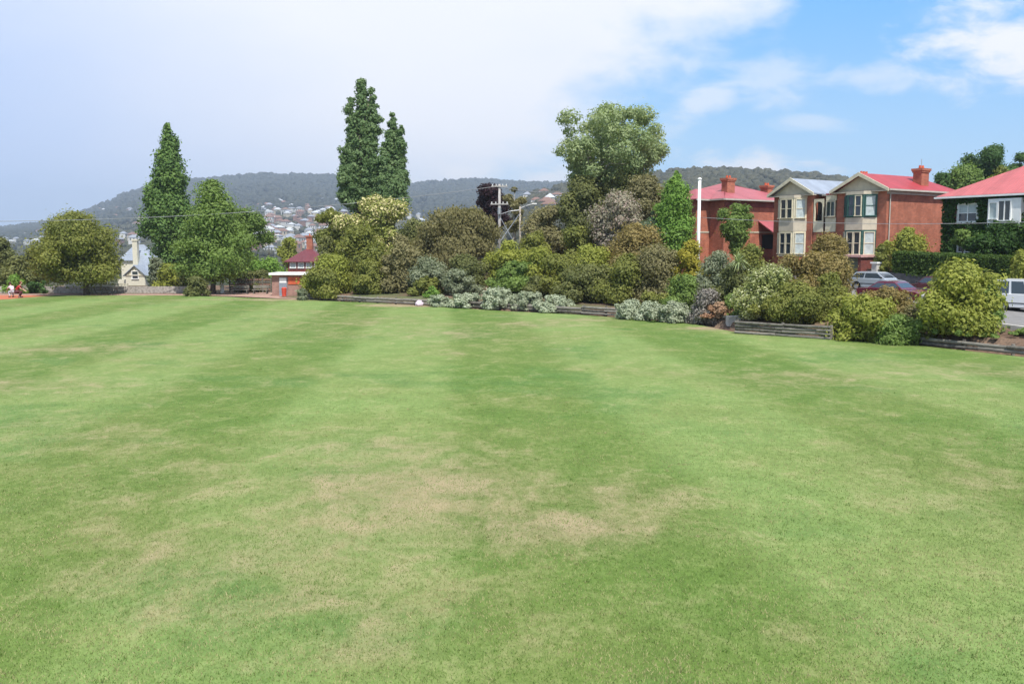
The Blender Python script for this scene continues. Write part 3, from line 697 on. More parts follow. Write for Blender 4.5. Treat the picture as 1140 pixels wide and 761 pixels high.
plant('bush', 762, 306, 46, 64, 'shrub', 'mid', 'vivid green low bush below the yellow bush', 'bush')
plant('bush', 725, 326, 50, 64.5, 'shrub', 'olive', 'olive low bush behind the wide silver bush', 'bush')
plant('bush', 802, 280, 52, 65, 'shrub', 'greygreen', 'greyish bush right of the white pole', 'bush')
plant('bush', 836, 272, 44, 66, 'shrub', 'olive', 'olive bush behind the spiky cabbage tree', 'bush')
plant('bush', 845, 318, 40, 60, 'shrub', 'darkolive', 'dark bush behind the cream tipped light green bush', 'bush')
plant('bush', 818, 296, 48, 62, 'shrub', 'darkolive', 'dark bush under the spiky cabbage tree', 'bush')
plant('bush', 788, 322, 44, 58.6, 'shrub', 'lilac', 'low lilac grey bush beside the bare orange soil', 'bush')
plant('bush', 798, 336, 44, 57.6, 'shrub', 'orangeground', 'low orange brown ground plant above the timber wall', 'plant')
plant('bush', 818, 326, 34, 57.8, 'shrub', 'mid', 'small green bush between the lilac grey and the cream green bush', 'bush')
plant('tree', 823, 227, 42, 86, 'round', 'mid', 'leafy green tree standing against the side of the left red brick house', 'tree', cb=282, n=34, cr=.2)
# ---- right hand beds
plant('bush', 926, 260, 46, 66, 'round', 'rusty', 'rust brown open shrub in front of the terrace houses', 'bush', n=30, cb=300, dens=.8, limbs=12, trunk=.12, bark='palebark')
plant('bush', 858, 296, 84, 55.2, 'shrub', 'creamgreen', 'cream tipped light green bush right of the timber wall step', 'bush', n=46, fl=.3)
plant('bush', 908, 281, 88, 56.0, 'shrub', 'rusty', 'tall gold and brown bush below the terrace houses', 'bush', n=40)
plant('bush', 893, 314, 84, 52.0, 'shrub', 'olive', 'soft olive green bush above the tall timber wall', 'bush', n=40)
plant('bush', 928, 301, 46, 53.5, 'shrub', 'olive', 'olive brown bush left of the silver hatchback', 'bush')
plant('bush', 862, 332, 44, 53.6, 'shrub', 'olive', 'low olive bush at the left end of the tall timber wall', 'bush')
plant('bush', 960, 328, 86, 48.5, 'shrub', 'goldgreen', 'yellow green spreading bush spilling over the wall end', 'bush', n=44, lump=.3, ls=2.6)
plant('bush', 1002, 350, 56, 46.6, 'shrub', 'mid', 'low dark green bush right of the yellow green spreading bush', 'bush')
plant('bush', 988, 320, 62, 49.8, 'shrub', 'rusty', 'reddish gold bush in front of the left end of the red sedan', 'bush', dens=.8)
plant('bush', 1018, 334, 40, 48.6, 'shrub', 'brownish', 'reddish brown twiggy bush below the red sedan', 'bush', dens=.7)
plant('bush', 1070, 290, 98, 46.2, 'shrub', 'goldgreen', 'large yellow green bush between the red sedan and the white van', 'bush', n=70, cr=.15, ls=2.7, dens=1.3)
plant('bush', 1100, 318, 46, 46.0, 'shrub', 'mid', 'green bush leaning on the right side of the large yellow green bush', 'bush', ls=2.5)
plant('bush', 1034, 369, 34, 46.2, 'shrub', 'olive', 'low olive ground plant at the left end of the pale timber edging', 'plant')
plant('bush', 1080, 362, 80, 45.2, 'shrub', 'mid', 'flat green ground cover below the large yellow green bush', 'plant', ls=2.4)
plant('bush', 1136, 364, 66, 44.4, 'shrub', 'mid', 'flat green ground cover at the right end of the low wall', 'plant', ls=2.4)
plant('bush', 1010, 254, 52, 72.5, 'shrub', 'goldgreen', 'yellow green bush behind the hedge against the red brick side wall', 'bush', n=30)
plant('bush', 982, 272, 24, 71.5, 'shrub', 'olive', 'small olive bush at the left end of the hedge', 'bush')
plant('bush', 1112, 246, 66, 67.3, 'dome', 'ivy', 'dark leafy climber mass below the upper windows of the ivy house', 'bush', cb=288, n=44)
plant('bush', 1075, 256, 34, 68.5, 'dome', 'mid', 'green climber clump beside the lower ivy house window', 'bush', cb=274, n=20)
plant('bush', 1137, 276, 30, 60, 'shrub', 'goldgreen', 'light green bush at the right end of the hedge', 'bush')
plant('tree', 1072, 182, 62, 118, 'dome', 'mid', 'green tree behind the gap between the terrace and the ivy house', 'tree', cb=260, n=36)
plant('tree', 1102, 161, 62, 122, 'dome', 'deep', 'dark round topped tree behind the ivy house roof', 'tree', cb=250, n=40)
plant('tree', 1138, 170, 40, 118, 'dome', 'deep', 'dark tree at the right edge behind the ivy house roof', 'tree', cb=250, n=30)
plant('tree', 1122, 184, 46, 112, 'dome', 'olive', 'paler tree just above the ivy house roof', 'tree', cb=250, n=30)
plant('tree', 1048, 192, 30, 112, 'dome', 'deep', 'small dark tree right behind the terrace chimney', 'tree', cb=260, n=20)
# silver bushes along the walls
for q in [(490, 328, 32, 77.0, 'leftmost silver bush of the row along the lawn'), (520, 326, 38, 75.5, 'second silver bush from the left in the row along the lawn'),
          (556, 321, 42, 73.8, 'tallest silver bush in the middle of the row along the lawn'), (588, 325, 42, 72.6, 'silver bush right of the tallest one in the lawn row'),
          (617, 329, 46, 70.8, 'silver bush at the right end of the long lawn row'), (701, 334, 34, 63.9, 'small silver bush left of the wide one at the right hand wall'),
          (722, 336, 34, 62.9, 'silver bush in the middle of the three at the right hand wall'), (750, 336, 54, 61.4, 'wide silver bush at the right end of the three, against the wall')]:
    plant('silver_bush', q[0], q[1], q[2]*1.12, q[3]-1.1, 'shrub', 'silver' if q[0] % 3 else 'silverdull', q[4], 'bush', group='silver leaved bushes along the lawn edge', n=40, cr=.18, dens=2.0, zb=0.0, ls=1.9, lump=.1)

# ---- spiky cabbage tree
def cabbage():
    P = at(822, 292, 61.5); z0 = Hs(P.x, P.y); e = empty('cabbage_tree', (P.x, P.y, z0))
    tag(e, 'spiky pale green cabbage tree among the dark bushes', 'plant')
    h = P.z-z0
    MB().tube([(0, 0, -.1), (.03, 0, h*.6), (0, 0, h)], [.09, .07, .05], 8).build('trunk', M['bark'], e, True)
    rng = random.Random(3); mb = MB()
    for k in range(70):
        a = rng.random()*6.28; el = rng.uniform(-.6, 1.3); Ln = rng.uniform(.7, 1.15)
        d = Vector((math.cos(a)*math.cos(el), math.sin(a)*math.cos(el), math.sin(el))); sd = Vector((-math.sin(a), math.cos(a), 0))*.035
        p0 = Vector((0, 0, h)); p1 = p0+d*Ln*.55; p2 = p0+d*Ln+Vector((0, 0, -.35*Ln*math.cos(el)))
        mb.add([p0-sd*.5, p0+sd*.5, p1+sd, p1-sd, p2], [(0, 1, 2, 3), (3, 2, 4)])
    o = mb.build('crown', leafmat('cabbage leaf', (.30, .36, .16), (.3, .36, .16), .2), e)
cabbage()

# ---- bush on hills, kept as masses
def hill_trees(name, count, u0, u1, y0, y1, size, leaf, label, per, seed, ymin=0):
    rng = np.random.default_rng(seed)
    u = rng.uniform(u0, u1, count); y = np.sqrt(rng.uniform(y0**2, y1**2, count)); x = u*y
    z = H(x, y)
    if name == 'near_hill_bush':
        k = (np.interp(u, near_u, near_v) > .03); x, y, z = x[k], y[k], z[k]
    n = len(x); r = size*(.6+.8*rng.random(n))
    bm = bmesh.new(); bmesh.ops.create_icosphere(bm, subdivisions=2 if per > 50 else 1, radius=1)
    bv = np.array([v.co[:] for v in bm.verts]); bf = np.array([[v.index for v in f.verts] for f in bm.faces]); bm.free()
    jit = 1+rng.normal(size=(n, len(bv)))*(.17 if per > 50 else .12)
    V_ = bv[None]*(r[:, None]*jit)[:, :, None]*np.array([1, 1, .9])+np.stack([x, y, z+r*.45], 1)[:, None]
    Fq = bf[None]+(np.arange(n)*len(bv))[:, None, None]
    ti = np.repeat(rng.random(n), len(bv))
    o = mesh_np(name, V_.reshape(-1, 3), Fq.reshape(-1, 3), LEAF[leaf], attrs={'tint': ti}, smooth=True); tag(o, label, 'trees', kind='stuff')
hill_trees('hill_forest', 19000, -.62, .62, 1750, 3300, 8.5, 'forest', 'dark eucalypt forest covering the distant hill', 16, 5)
hill_trees('near_hill_bush', 3200, -.06, .62, 520, 1130, 4.2, 'forestnear', 'scattered bush on the nearer hill behind the red houses', 60, 6)
hill_trees('suburb_trees', 1500, -.60, .10, 420, 2000, 4.2, 'forestnear', 'trees between the houses of the distant suburb', 26, 8)

# ---------------------------------------------------------------- distant houses
def town_house(w, d, h, wm, rm):
    """small distant house in one mesh with two materials: walls and hipped roof"""
    me = bpy.data.meshes.new('town_house'); ov = .5; r = h+w*.24
    v = [(-w/2, -d/2, -3), (w/2, -d/2, -3), (w/2, d/2, -3), (-w/2, d/2, -3), (-w/2, -d/2, h), (w/2, -d/2, h), (w/2, d/2, h), (-w/2, d/2, h),
         (-w/2-ov, -d/2-ov, h), (w/2+ov, -d/2-ov, h), (w/2+ov, d/2+ov, h), (-w/2-ov, d/2+ov, h), (-w/2+d/2, 0, r), (w/2-d/2, 0, r)]
    f = [(0, 1, 5, 4), (1, 2, 6, 5), (2, 3, 7, 6), (3, 0, 4, 7), (8, 9, 13, 12), (9, 10, 13), (10, 11, 12, 13), (11, 8, 12), (8, 11, 10, 9)]
    me.from_pydata(v, [], f); me.materials.append(wm); me.materials.append(rm); me.materials.append(M['glass'])
    for k in range(4, 9): me.polygons[k].material_index = 1
    k = len(v)
    bm = bmesh.new(); bm.from_mesh(me)
    for fx in (-.3, 0, .3):
        vs_ = [bm.verts.new(p) for p in [(fx*w-.7, -d/2-.05, h*.3), (fx*w+.7, -d/2-.05, h*.3), (fx*w+.7, -d/2-.05, h*.8), (fx*w-.7, -d/2-.05, h*.8)]]
        ff = bm.faces.new(vs_); ff.material_index = 2
    bm.to_mesh(me); bm.free()
    return me
wmats = [mat('distant white wall', (.52, .51, .48), .8), mat('distant cream wall', (.42, .37, .29), .8), mat('distant brick wall', (.24, .14, .11), .8)]
rmats = [mat('distant pale roof', (.46, .48, .50), .6), mat('distant terracotta roof', (.19, .11, .085), .7), mat('distant grey roof', (.24, .26, .30), .6)]
variants = []
for nm_, wi, ri in [('white', 0, 2), ('white', 0, 0), ('cream', 1, 1), ('brick', 2, 1), ('white', 0, 1), ('brick', 2, 2), ('cream', 1, 0)]:
    rn = ['pale', 'terracotta', 'grey'][ri]
    variants.append((town_house(12, 8, 4.2, wmats[wi], rmats[ri]), nm_, rn))
def hit(px, py, y0=350, y1=3400):
    k = at(px, py, 1000); ys = np.arange(y0, y1, 8.0); xs = k.x/1000*ys; zl = EYE+(k.z-EYE)/1000*ys
    hh = H(xs, ys); w_ = np.nonzero(hh > zl)[0]
    return (xs[w_[0]], ys[w_[0]]) if len(w_) else None
rg = random.Random(21)
regions = [(262, 385, 226, 284, 170, 'on the slope left of the poplars'), (0, 62, 252, 274, 28, 'on the slope at the far left edge'), (108, 158, 233, 247, 22, 'high on the hillside left of the tall conifer'),
           (580, 625, 216, 238, 9, 'on the hill right of the power pole'), (440, 520, 240, 262, 10, 'on the far slope right of the poplars'), (88, 160, 250, 272, 12, 'low on the slope above the white cottage')]
for (x0, x1, y0, y1, cnt, where) in regions:
    placed = []; tries = 0
    while len(placed) < cnt and tries < 4000:
        tries += 1
        px_, py_ = rg.uniform(x0, x1), rg.uniform(y0, y1)
        hp = hit(px_, py_)
        if not hp: continue
        if any((hp[0]-q[0])**2+(hp[1]-q[1])**2 < 17**2 for q in placed): continue
        placed.append(hp)
        me, nm_, rn = rg.choice(variants)
        o = bpy.data.objects.new('town_house', me); C.collection.objects.link(o)
        sc = rg.uniform(.75, 1.25)
        o.location = (hp[0], hp[1], Hs(*hp)+2.6); o.scale = (sc, sc, sc*rg.uniform(.9, 1.3)); o.rotation_euler = (0, 0, rg.choice([0, .3, -.3, 1.2, 1.57, .8])+rg.uniform(-.15, .15))
        tag(o, 'small %s house with %s roof %s' % (nm_, rn, where), 'house', 'distant %s houses with %s roofs %s' % (nm_, rn, where))

# ---------------------------------------------------------------- house helpers
RZ = math.atan2(-uy, -ux)     # local x runs along the street towards the camera, local y into the block
def window(parent, o, a, m, u0, u1, z0, z1, fm, fw=.09, mull=1, trans=1, pane='glass', sill=True):
    """sash window on the wall through o with direction a and outward normal m"""
    fb = MB()
    fb.obox(o, a, m, u0-fw, u0, -.05, .09, z0, z1); fb.obox(o, a, m, u1, u1+fw, -.05, .09, z0, z1)
    fb.obox(o, a, m, u0-fw, u1+fw, -.05, .09, z1, z1+fw); fb.obox(o, a, m, u0-fw-.04, u1+fw+.04, -.05, .15, z0-fw, z0)
    for k in range(1, mull+1):
        c = u0+(u1-u0)*k/(mull+1); fb.obox(o, a, m, c-.035, c+.035, -.04, .07, z0, z1)
    for k in range(1, trans+1):
        c = z0+(z1-z0)*k/(trans+1); fb.obox(o, a, m, u0, u1, -.04, .06, c-.03, c+.03)
    fr = fb.build('window', fm, parent)
    MB().obox(o, a, m, u0, u1, -.05, .02, z0, z1).build('pane', M[pane], fr)
    return fr
def slab_roof(mb, pts_list, th=.10):
    """each item: an outline of a roof plane in 3-D, thickened downwards"""
    for pl in pts_list:
        n = len(pl); mb.add(list(pl)+[(p[0], p[1], p[2]-th) for p in pl], [tuple(range(n)), tuple(range(n, 2*n))[::-1]]+[(i, (i+1) % n, (i+1) % n+n, i+n) for i in range(n)])
def hip_roof(mb, x0, x1, y0, y1, ze, zr, ov=.45, gable_front=False, th=.1):
    """ridge along y; hipped at the back, gabled or hipped in front"""
    a0, a1, b0, b1 = x0-ov, x1+ov, y0-ov, y1+ov; c = (x0+x1)/2; half = (a1-a0)/2
    rf = b0 if gable_front else b0+half; rb = b1-half
    P = lambda x, y, z: (x, y, z)
    slab_roof(mb, [[P(a1, b0, ze), P(a1, b1, ze), P(c, rb, zr), P(c, rf, zr)], [P(a0, b1, ze), P(a0, b0, ze), P(c, rf, zr), P(c, rb, zr)], [P(a1, b1, ze), P(a0, b1, ze), P(c, rb, zr)]], th)
    if not gable_front: slab_roof(mb, [[P(a0, b0, ze), P(a1, b0, ze), P(c, rf, zr)]], th)
def hip_x(mb, x0, x1, y0, y1, ze, zr, ov=.45, th=.1):
    a0, a1, b0, b1 = x0-ov, x1+ov, y0-ov, y1+ov; c = (b0+b1)/2; h = (b1-b0)/2
    slab_roof(mb, [[(a0, b0, ze), (a1, b0, ze), (a1-h, c, zr), (a0+h, c, zr)], [(a1, b1, ze), (a0, b1, ze), (a0+h, c, zr), (a1-h, c, zr)],
                   [(a1, b0, ze), (a1, b1, ze), (a1-h, c, zr)], [(a0, b1, ze), (a0, b0, ze), (a0+h, c, zr)]], th)
def chimney(parent, x, y, z0, z1, w, d, mt='brick', pots=2):
    c = MB().box(x-w/2, x+w/2, y-d/2, y+d/2, z0, z1-.35); c.box(x-w/2-.07, x+w/2+.07, y-d/2-.07, y+d/2+.07, z1-.35, z1-.2)
    c.box(x-w/2-.13, x+w/2+.13, y-d/2-.13, y+d/2+.13, z1-.2, z1)
    o = c.build('chimney', M[mt], parent)
    for k in range(pots):
        yy = y+(k-(pots-1)/2)*.4
        MB().tube([(x, yy, z1), (x, yy, z1+.28)], [.13, .1], 10).build('chimney_pot', M['orange'], o)
    return o

# ---------------------------------------------------------------- terrace pair
def gable_front(parent, x0, x1, ze, zr, yf, ov=.4):
    """rendered gable with barge boards"""
    c = (x0+x1)/2
    MB().add([(x0-.1, yf, ze-.05), (x1+.1, yf, ze-.05), (c, yf, zr-.12), (x0-.1, yf+.12, ze-.05), (x1+.1, yf+.12, ze-.05), (c, yf+.12, zr-.12)],
             [(0, 1, 2), (5, 4, 3), (0, 3, 4, 1), (1, 4, 5, 2), (2, 5, 3, 0)]).build('gable', M['gablebeige'], parent)
    bb = MB(); yb = yf-ov
    for sx in (-1, 1):
        e = c+sx*((x1-x0)/2+ov+.05)
        bb.add([(e, yb-.04, ze-.22), (e, yb-.04, ze+.04), (c, yb-.04, zr+.06), (c, yb-.04, zr-.26), (e, yb-.13, ze-.22), (e, yb-.13, ze+.04), (c, yb-.13, zr+.06), (c, yb-.13, zr-.26)],
               [(0, 1, 2, 3), (7, 6, 5, 4), (0, 4, 5, 1), (1, 5, 6, 2), (2, 6, 7, 3), (3, 7, 4, 0)])
    bb.build('barge_board', M['cream'], parent)
    MB().box(x0-ov, x1+ov, yf-ov, yf-.003, ze-.2, ze-.1).build('soffit', M['gablebeige'], parent)
def bay(parent, xc, yf, z0, joinery, panel, lowjoin, upblind):
    """two-storey canted bay: windows above and below, a panel between"""
    hw, dp, c = 1.62, .85, .80
    out = [(xc-hw, yf), (xc-hw+c, yf-dp), (xc+hw-c, yf-dp), (xc+hw, yf)]
    def ring(z0_, z1_, mt, name, gr=0):
        pts_ = [(out[0][0]-gr, out[0][1]+.05), (out[1][0]-gr*.4, out[1][1]-gr), (out[2][0]+gr*.4, out[2][1]-gr), (out[3][0]+gr, out[3][1]+.05)]
        return MB().prism(pts_, z0_, z1_).build(name, mt, parent)
    ring(z0, 4.15, M['brick'], 'bay_base', .0)
    ring(4.15, 4.27, M['cream'], 'bay_sill', .06)
    ring(4.27, 6.45, joinery if lowjoin is None else lowjoin, 'lower_bay', .0)
    ring(6.45, 7.5, panel, 'bay_panel', .03)
    ring(7.5, 9.45, joinery, 'upper_bay', .0)
    ring(9.45, 9.72, panel, 'bay_frieze', .05)
    faces = [((out[1][0], out[1][1]), (1, 0), (0, -1), out[2][0]-out[1][0])]
    l = math.hypot(c, dp); faces += [((out[2][0], out[2][1]), (c/l, dp/l), (dp/l, -c/l), l), ((out[0][0], out[0][1]), (c/l, -dp/l), (-dp/l, -c/l), l)]
    for fi, (o, a, m, ln) in enumerate(faces):
        k = 2 if fi == 0 else 1
        for (za, zb) in ((4.42, 6.25), (7.68, 9.32)):
            for q in range(k):
                u0 = .12+q*(ln-.24)/k+.09; u1 = .12+(q+1)*(ln-.24)/k-.09
                window(parent, o, a, m, u0, u1, za, zb, M['cream'] if (joinery is M['cream'] or za < 5 or q == 1) else joinery, fw=.07, mull=0, trans=1,
                       pane='curtain' if (upblind and fi == 1) else 'glass')
ox, oy = at(985, 275, 76).x, 76
def terrace(side):
    e = empty('terrace_house', (ox, oy, 0), RZ)
    D_ = 10.2; ze, zr = 9.85, 11.3; base = 1.4
    if side == 'right':
        tag(e, 'red brick house with a red roof, beige gable and dark green bay window', 'house')
        x0, x1 = -4.9, 0; roof = M['redroof']
        w = MB().box(x0, x1, 0, D_, base, ze-.02).box(-6.25, x0-.003, 1.3, D_, base, ze-.03)
    else:
        tag(e, 'red brick house with a grey roof, beige gable and cream bay window', 'house')
        x0, x1 = -11.9, -7.5; roof = M['greyroof']
        w = MB().box(x0, x1, 0, D_, base, ze-.02).box(x1+.003, -6.253, 1.3, D_, base, ze-.03)
    w.build('wall', M['brick'], e)
    rb = MB(); hip_roof(rb, x0, x1, 0, D_, ze, zr, .42, True)
    if side == 'right': slab_roof(rb, [[(-6.25, .8, 9.75), (-4.95, .8, 9.75), (-4.2, 5.2, 11.0), (-6.25, 5.2, 11.0)], [(-6.25, 5.2, 11.0), (-4.2, 5.2, 11.0), (-4.95, D_, 9.75), (-6.25, D_, 9.75)]])
    else: slab_roof(rb, [[(-7.45, .8, 9.75), (-6.255, .8, 9.75), (-6.255, 5.2, 11.0), (-8.2, 5.2, 11.0)], [(-8.2, 5.2, 11.0), (-6.255, 5.2, 11.0), (-6.255, D_, 9.75), (-7.45, D_, 9.75)]])
    rf = rb.build('roof', roof, e)
    gt = MB()
    if side == 'right': gt.box(.43, .55, -.42, D_+.42, ze-.16, ze-.02); gt.box(-6.25, -5.35, .68, .8, 9.60, 9.74)
    else: gt.box(x0-.55, x0-.43, -.42, D_+.42, ze-.16, ze-.02); gt.box(-7.05, -6.26, .68, .8, 9.60, 9.74)
    gt.build('gutter', M['gutter'], e)
    fs = MB()
    if side == 'right': fs.box(.003, .12, -.003, D_, ze-.42, ze-.16).build('fascia', M['gutter'], e)
    gable_front(e, x0, x1, ze, zr, -.02)
    xc = (x0+x1)/2
    if side == 'right': bay(e, xc, 0, base, M['greenpaint'], M['gablebeige'], None, True)
    else: bay(e, xc, 0, base, M['cream'], M['gablebeige'], None, True)
    # balcony and porch of the recess
    if side == 'right': a0, a1 = -6.1, -5.0
    else: a0, a1 = -7.4, -6.35
    pc = MB().box(a0, a1, .05, .17, 6.35, 7.35).build('balcony_panel', M['cream'], e)
    if side == 'left':
        pf = MB(); pf.box(a0, a0+.12, .05, .2, 7.352, 9.3); pf.box(a1-.12, a1, .05, .2, 7.352, 9.3)
        arc = []
        for k in range(9): t = math.pi*k/8; arc.append(((a0+a1)/2-math.cos(t)*(a1-a0-.24)/2, 8.75+.32*math.sin(t)))
        for k in range(8):
            (xa, za), (xb, zb) = arc[k], arc[k+1]
            pf.add([(xa, .05, za), (xb, .05, zb), (xb, .05, 9.3), (xa, .05, 9.3), (xa, .2, za), (xb, .2, zb), (xb, .2, 9.3), (xa, .2, 9.3)], [(0, 1, 2, 3), (7, 6, 5, 4), (0, 4, 5, 1), (2, 6, 7, 3)])
        pf.build('balcony_arch', M['cream'], e)
        MB().box(a0, a1, .25, 1.29, 6.2, 6.34).build('balcony_floor', M['gablebeige'], e)
        MB().box(a0+.13, a1-.13, .45, .5, 7.0, 9.2).build('balcony_shade_sheet', M['shadeblack'], e)  # black sheet across the recess, paints in the balcony's shade
    else:
        window(e, (a0, .05), (1, 0), (0, -1), .15, a1-a0-.15, 7.75, 9.0, M['cream'], mull=1, trans=0)
        MB().box(a0, a1, .052, 1.29, 7.352, 7.60).box(a0, a1, .052, 1.29, 9.12, 9.6).build('balcony_surround', M['cream'], e)
        MB().box(a0-.02, a1+.02, .02, 1.29, 9.62, 9.74).build('balcony_roof', M['redroof'], e)
    # brick pier and lower porch
    MB().box(a0, a1, .10, .25, 5.3, 6.33).build('porch_wall', M['brick'], e)
    MB().box(a0+.1, a1-.1, 1.26, 1.296, 3.3, 5.6).build('door', M['greenpaint'] if side == 'right' else M['shadeblack'], e)
    if side == 'right':
        chimney(e, -.95, 6.2, 9.9, 11.85, .82, 1.1)
        MB().tube([(-.95, 6.2, 11.85), (-.95, 6.2, 12.7)], .03, 6).build('flue_vane', M['steel'], e)
        MB().tube([(.10, .35, 3.0), (.10, .35, 9.6)], .05, 8).build('downpipe', M['gutter'], e)
    else:
        chimney(e, -8.3, 8.4, 10.2, 11.95, 1.3, .7, pots=3)
        MB().tube([(-11.98, .3, 3.0), (-11.98, .3, 9.6)], .05, 8).build('downpipe', M['gutter'], e)
    return e
terrace('right'); terrace('left')

# ---------------------------------------------------------------- ivy house
def ivy_house():
    x, y = 0, 0
    k = .478; d = 68.2/(nx*k+ny); e = empty('ivy_house', (k*d, d, 0), RZ)
    tag(e, 'ivy covered house with a light red roof at the right edge', 'house')
    Wd, D_ = 16, 11; ze = 8.95; base = 1.0
    MB().box(0, Wd, 0, D_, base, ze-.05).build('wall', M['brickdark'], e)
    rb = MB(); hip_x(rb, 0, Wd, 0, D_, ze, 12.1, .55); rb.build('roof', M['redroofx'], e)
    MB().box(-.6, Wd+.6, -.67, -.56, ze-.17, ze-.03).box(-.67, -.56, -.6, D_+.6, ze-.17, ze-.03).build('gutter', M['whitepaint'], e)
    # ivy on the front and side: thick leaf layer that leaves the windows free
    rng = np.random.default_rng(5)
    holes = [(1.05, 2.65, 6.9, 8.35), (3.65, 6.1, 6.55, 8.5), (1.15, 2.4, 4.15, 5.1)]
    n = 15000; u = rng.uniform(-.1, 7.5, n); z = rng.uniform(1.2, 8.8, n)
    keep = np.ones(n, bool)
    for (a, b_, c, d_) in holes: keep &= ~((u > a-.05) & (u < b_+.05) & (z > c-.05) & (z < d_+.05))
    keep &= ~((u > 6.3+.25*np.sin(z*3)) & (z > 6.3))
    u, z = u[keep], z[keep]; cents = np.stack([u, -.14-.1*rng.random(len(u))-.12*np.sin(u*2.3)*np.sin(z*1.9), z], 1)
    V1, F1, t1, f1 = leaf_cards(cents, np.full(len(cents), .10), 1, .24, rng)
    m2 = 7000; c2 = np.stack([-.16-.08*rng.random(m2), rng.uniform(0, 10, m2), rng.uniform(1.2, 8.7, m2)], 1)
    V2, F2, t2, f2 = leaf_cards(c2, np.full(m2, .12), 1, .28, rng)
    iv = mesh_np('ivy', np.concatenate([V1, V2]), np.concatenate([F1, F2+len(V1)]), LEAF['ivy'], e, {'tint': np.concatenate([t1, t2]), 'flower': np.concatenate([f1, f2])})
    o, a, m = (0, 0), (1, 0), (0, -1)
    for (u0, u1, z0, z1), mu in ((holes[0], 1), (holes[2], 1)):
        fb = window(e, o, a, m, u0+.1, u1-.1, z0+.1, z1-.1, M['whitepaint'], fw=.16, mull=mu, trans=1)
        if z0 > 6: MB().obox(o, a, m, u0+.1, u1-.1, .021, .03, (z0+z1)/2, z1-.1).build('blind', M['curtain'], fb)
    # projecting upper window box
    b_ = MB().box(3.65, 6.1, -.5, -.003, 6.45, 7.0).box(3.65, 6.1, -.5, -.003, 8.4, 8.6).box(3.65, 4.5, -.5, -.003, 7.003, 8.397).box(5.35, 6.1, -.5, -.003, 7.003, 8.397).build('window_box', M['whitepaint'], e)
    window(e, (0, -.5), a, m, 4.5, 5.35, 7.0, 8.4, M['whitepaint'], mull=1, trans=0)
    window(e, (0, -.5), a, m, 3.8, 4.35, 7.1, 8.3, M['whitepaint'], mull=0, trans=0, fw=.05, pane='curtain')
ivy_house()

# ---------------------------------------------------------------- left red brick house
def left_house():
    k = .234; d = 91.4; e = empty('brick_house', (k*d, d, 0), RZ)
    tag(e, 'red brick house with a faded pink roof left of the terrace pair', 'house')
    # local x=0 is the side wall that looks at the camera, local y runs along it
    D_ = 11.5; ze = 9.85; base = 1.2
    MB().box(-11, 0, 0, D_, base, ze-.05).box(-5.6, -2.0, -1.9, -.003, base, ze-.05).build('wall', M['brick'], e)
    rb = MB(); hip_x(rb, -11, 0, 0, D_, ze, 12.0, .55); rf = rb.build('roof', M['pinkroof'], e)
    wr = MB(); a0, a1 = -6.1, -1.5; c = -3.8
    slab_roof(wr, [[(a1, -2.45, ze+.003), (a1, 1.2, ze+.003), (c, 2.4, 11.0), (c, -.3, 11.0)], [(a0, 1.2, ze+.003), (a0, -2.45, ze+.003), (c, -.3, 11.0), (c, 2.4, 11.0)], [(a0, -2.45, ze+.003), (a1, -2.45, ze+.003), (c, -.3, 11.0)]])
    wr.build('wing_roof', M['pinkroof'], e)
    MB().box(.56, .68, -.6, D_+.6, ze-.17, ze-.02).box(-2.0, .56, -.68, -.56, ze-.17, ze-.02).box(-1.5, -1.38, -2.45, -.7, ze-.17, ze-.02).build('gutter', M['gutter'], e)
    MB().box(.003, .12, 0, D_, ze-.75, ze-.35).build('eave_shade_strip', M['brickdark'], e)  # dark brick strip standing in for the eaves' shadow on the wall
    MB().box(.003, .05, 0, D_, 6.45, 6.6).box(-2.0, -1.95, -1.9, -.01, 6.45, 6.6).build('string_course', M['gablebeige'], e)
    chimney(e, -2.0, 2.6, 10.2, 12.1, .82, 1.1)
    chimney(e, -2.8, 9.4, 10.2, 11.65, 1.0, .8)
    window(e, (0, 0), (0, 1), (1, 0), 7.6, 8.2, 7.5, 8.5, M['whitepaint'], mull=0)
    # side porch with its own pink roof and an arched opening
    py0, py1, pxo = 5.3, 10.4, 2.0
    pr = MB(); slab_roof(pr, [[(-.02, py0-.3, 7.75), (pxo+.35, py0-.3, 6.35), (pxo+.35, py1+.3, 6.35), (-.02, py1+.3, 7.75)]]); 
    po = pr.build('porch_roof', M['pinkroof'], e)
    ar = MB(); n = 12; hw = (py1-py0)/2-.3; cy = (py0+py1)/2
    ar.box(pxo-.15, pxo, py0, py0+.3, base, 6.25); ar.box(pxo-.15, pxo, py1-.3, py1, base, 6.25)
    for q in range(n):
        t0, t1 = math.pi*q/n, math.pi*(q+1)/n
        ya, za, yb, zb = cy-math.cos(t0)*hw, 5.0+1.0*math.sin(t0), cy-math.cos(t1)*hw, 5.0+1.0*math.sin(t1)
        ar.add([(pxo-.15, ya, za), (pxo-.15, yb, zb), (pxo-.15, yb, 6.25), (pxo-.15, ya, 6.25), (pxo, ya, za), (pxo, yb, zb), (pxo, yb, 6.25), (pxo, ya, 6.25)], [(0, 1, 2, 3), (7, 6, 5, 4), (0, 4, 5, 1), (2, 6, 7, 3)])
    ar.build('porch_arch', M['brickdark'], e)
    MB().box(pxo-.12, pxo+.0, py0+.302, py1-.302, base, 4.7).build('porch_wall', M['gablebeige'], e)
    MB().box(.003, .04, py0+.4, py1-.4, 4.8, 6.3).build('porch_shade_sheet', M['shadeblack'], e)  # black sheet on the back wall, stands in for shade inside the porch
left_house()

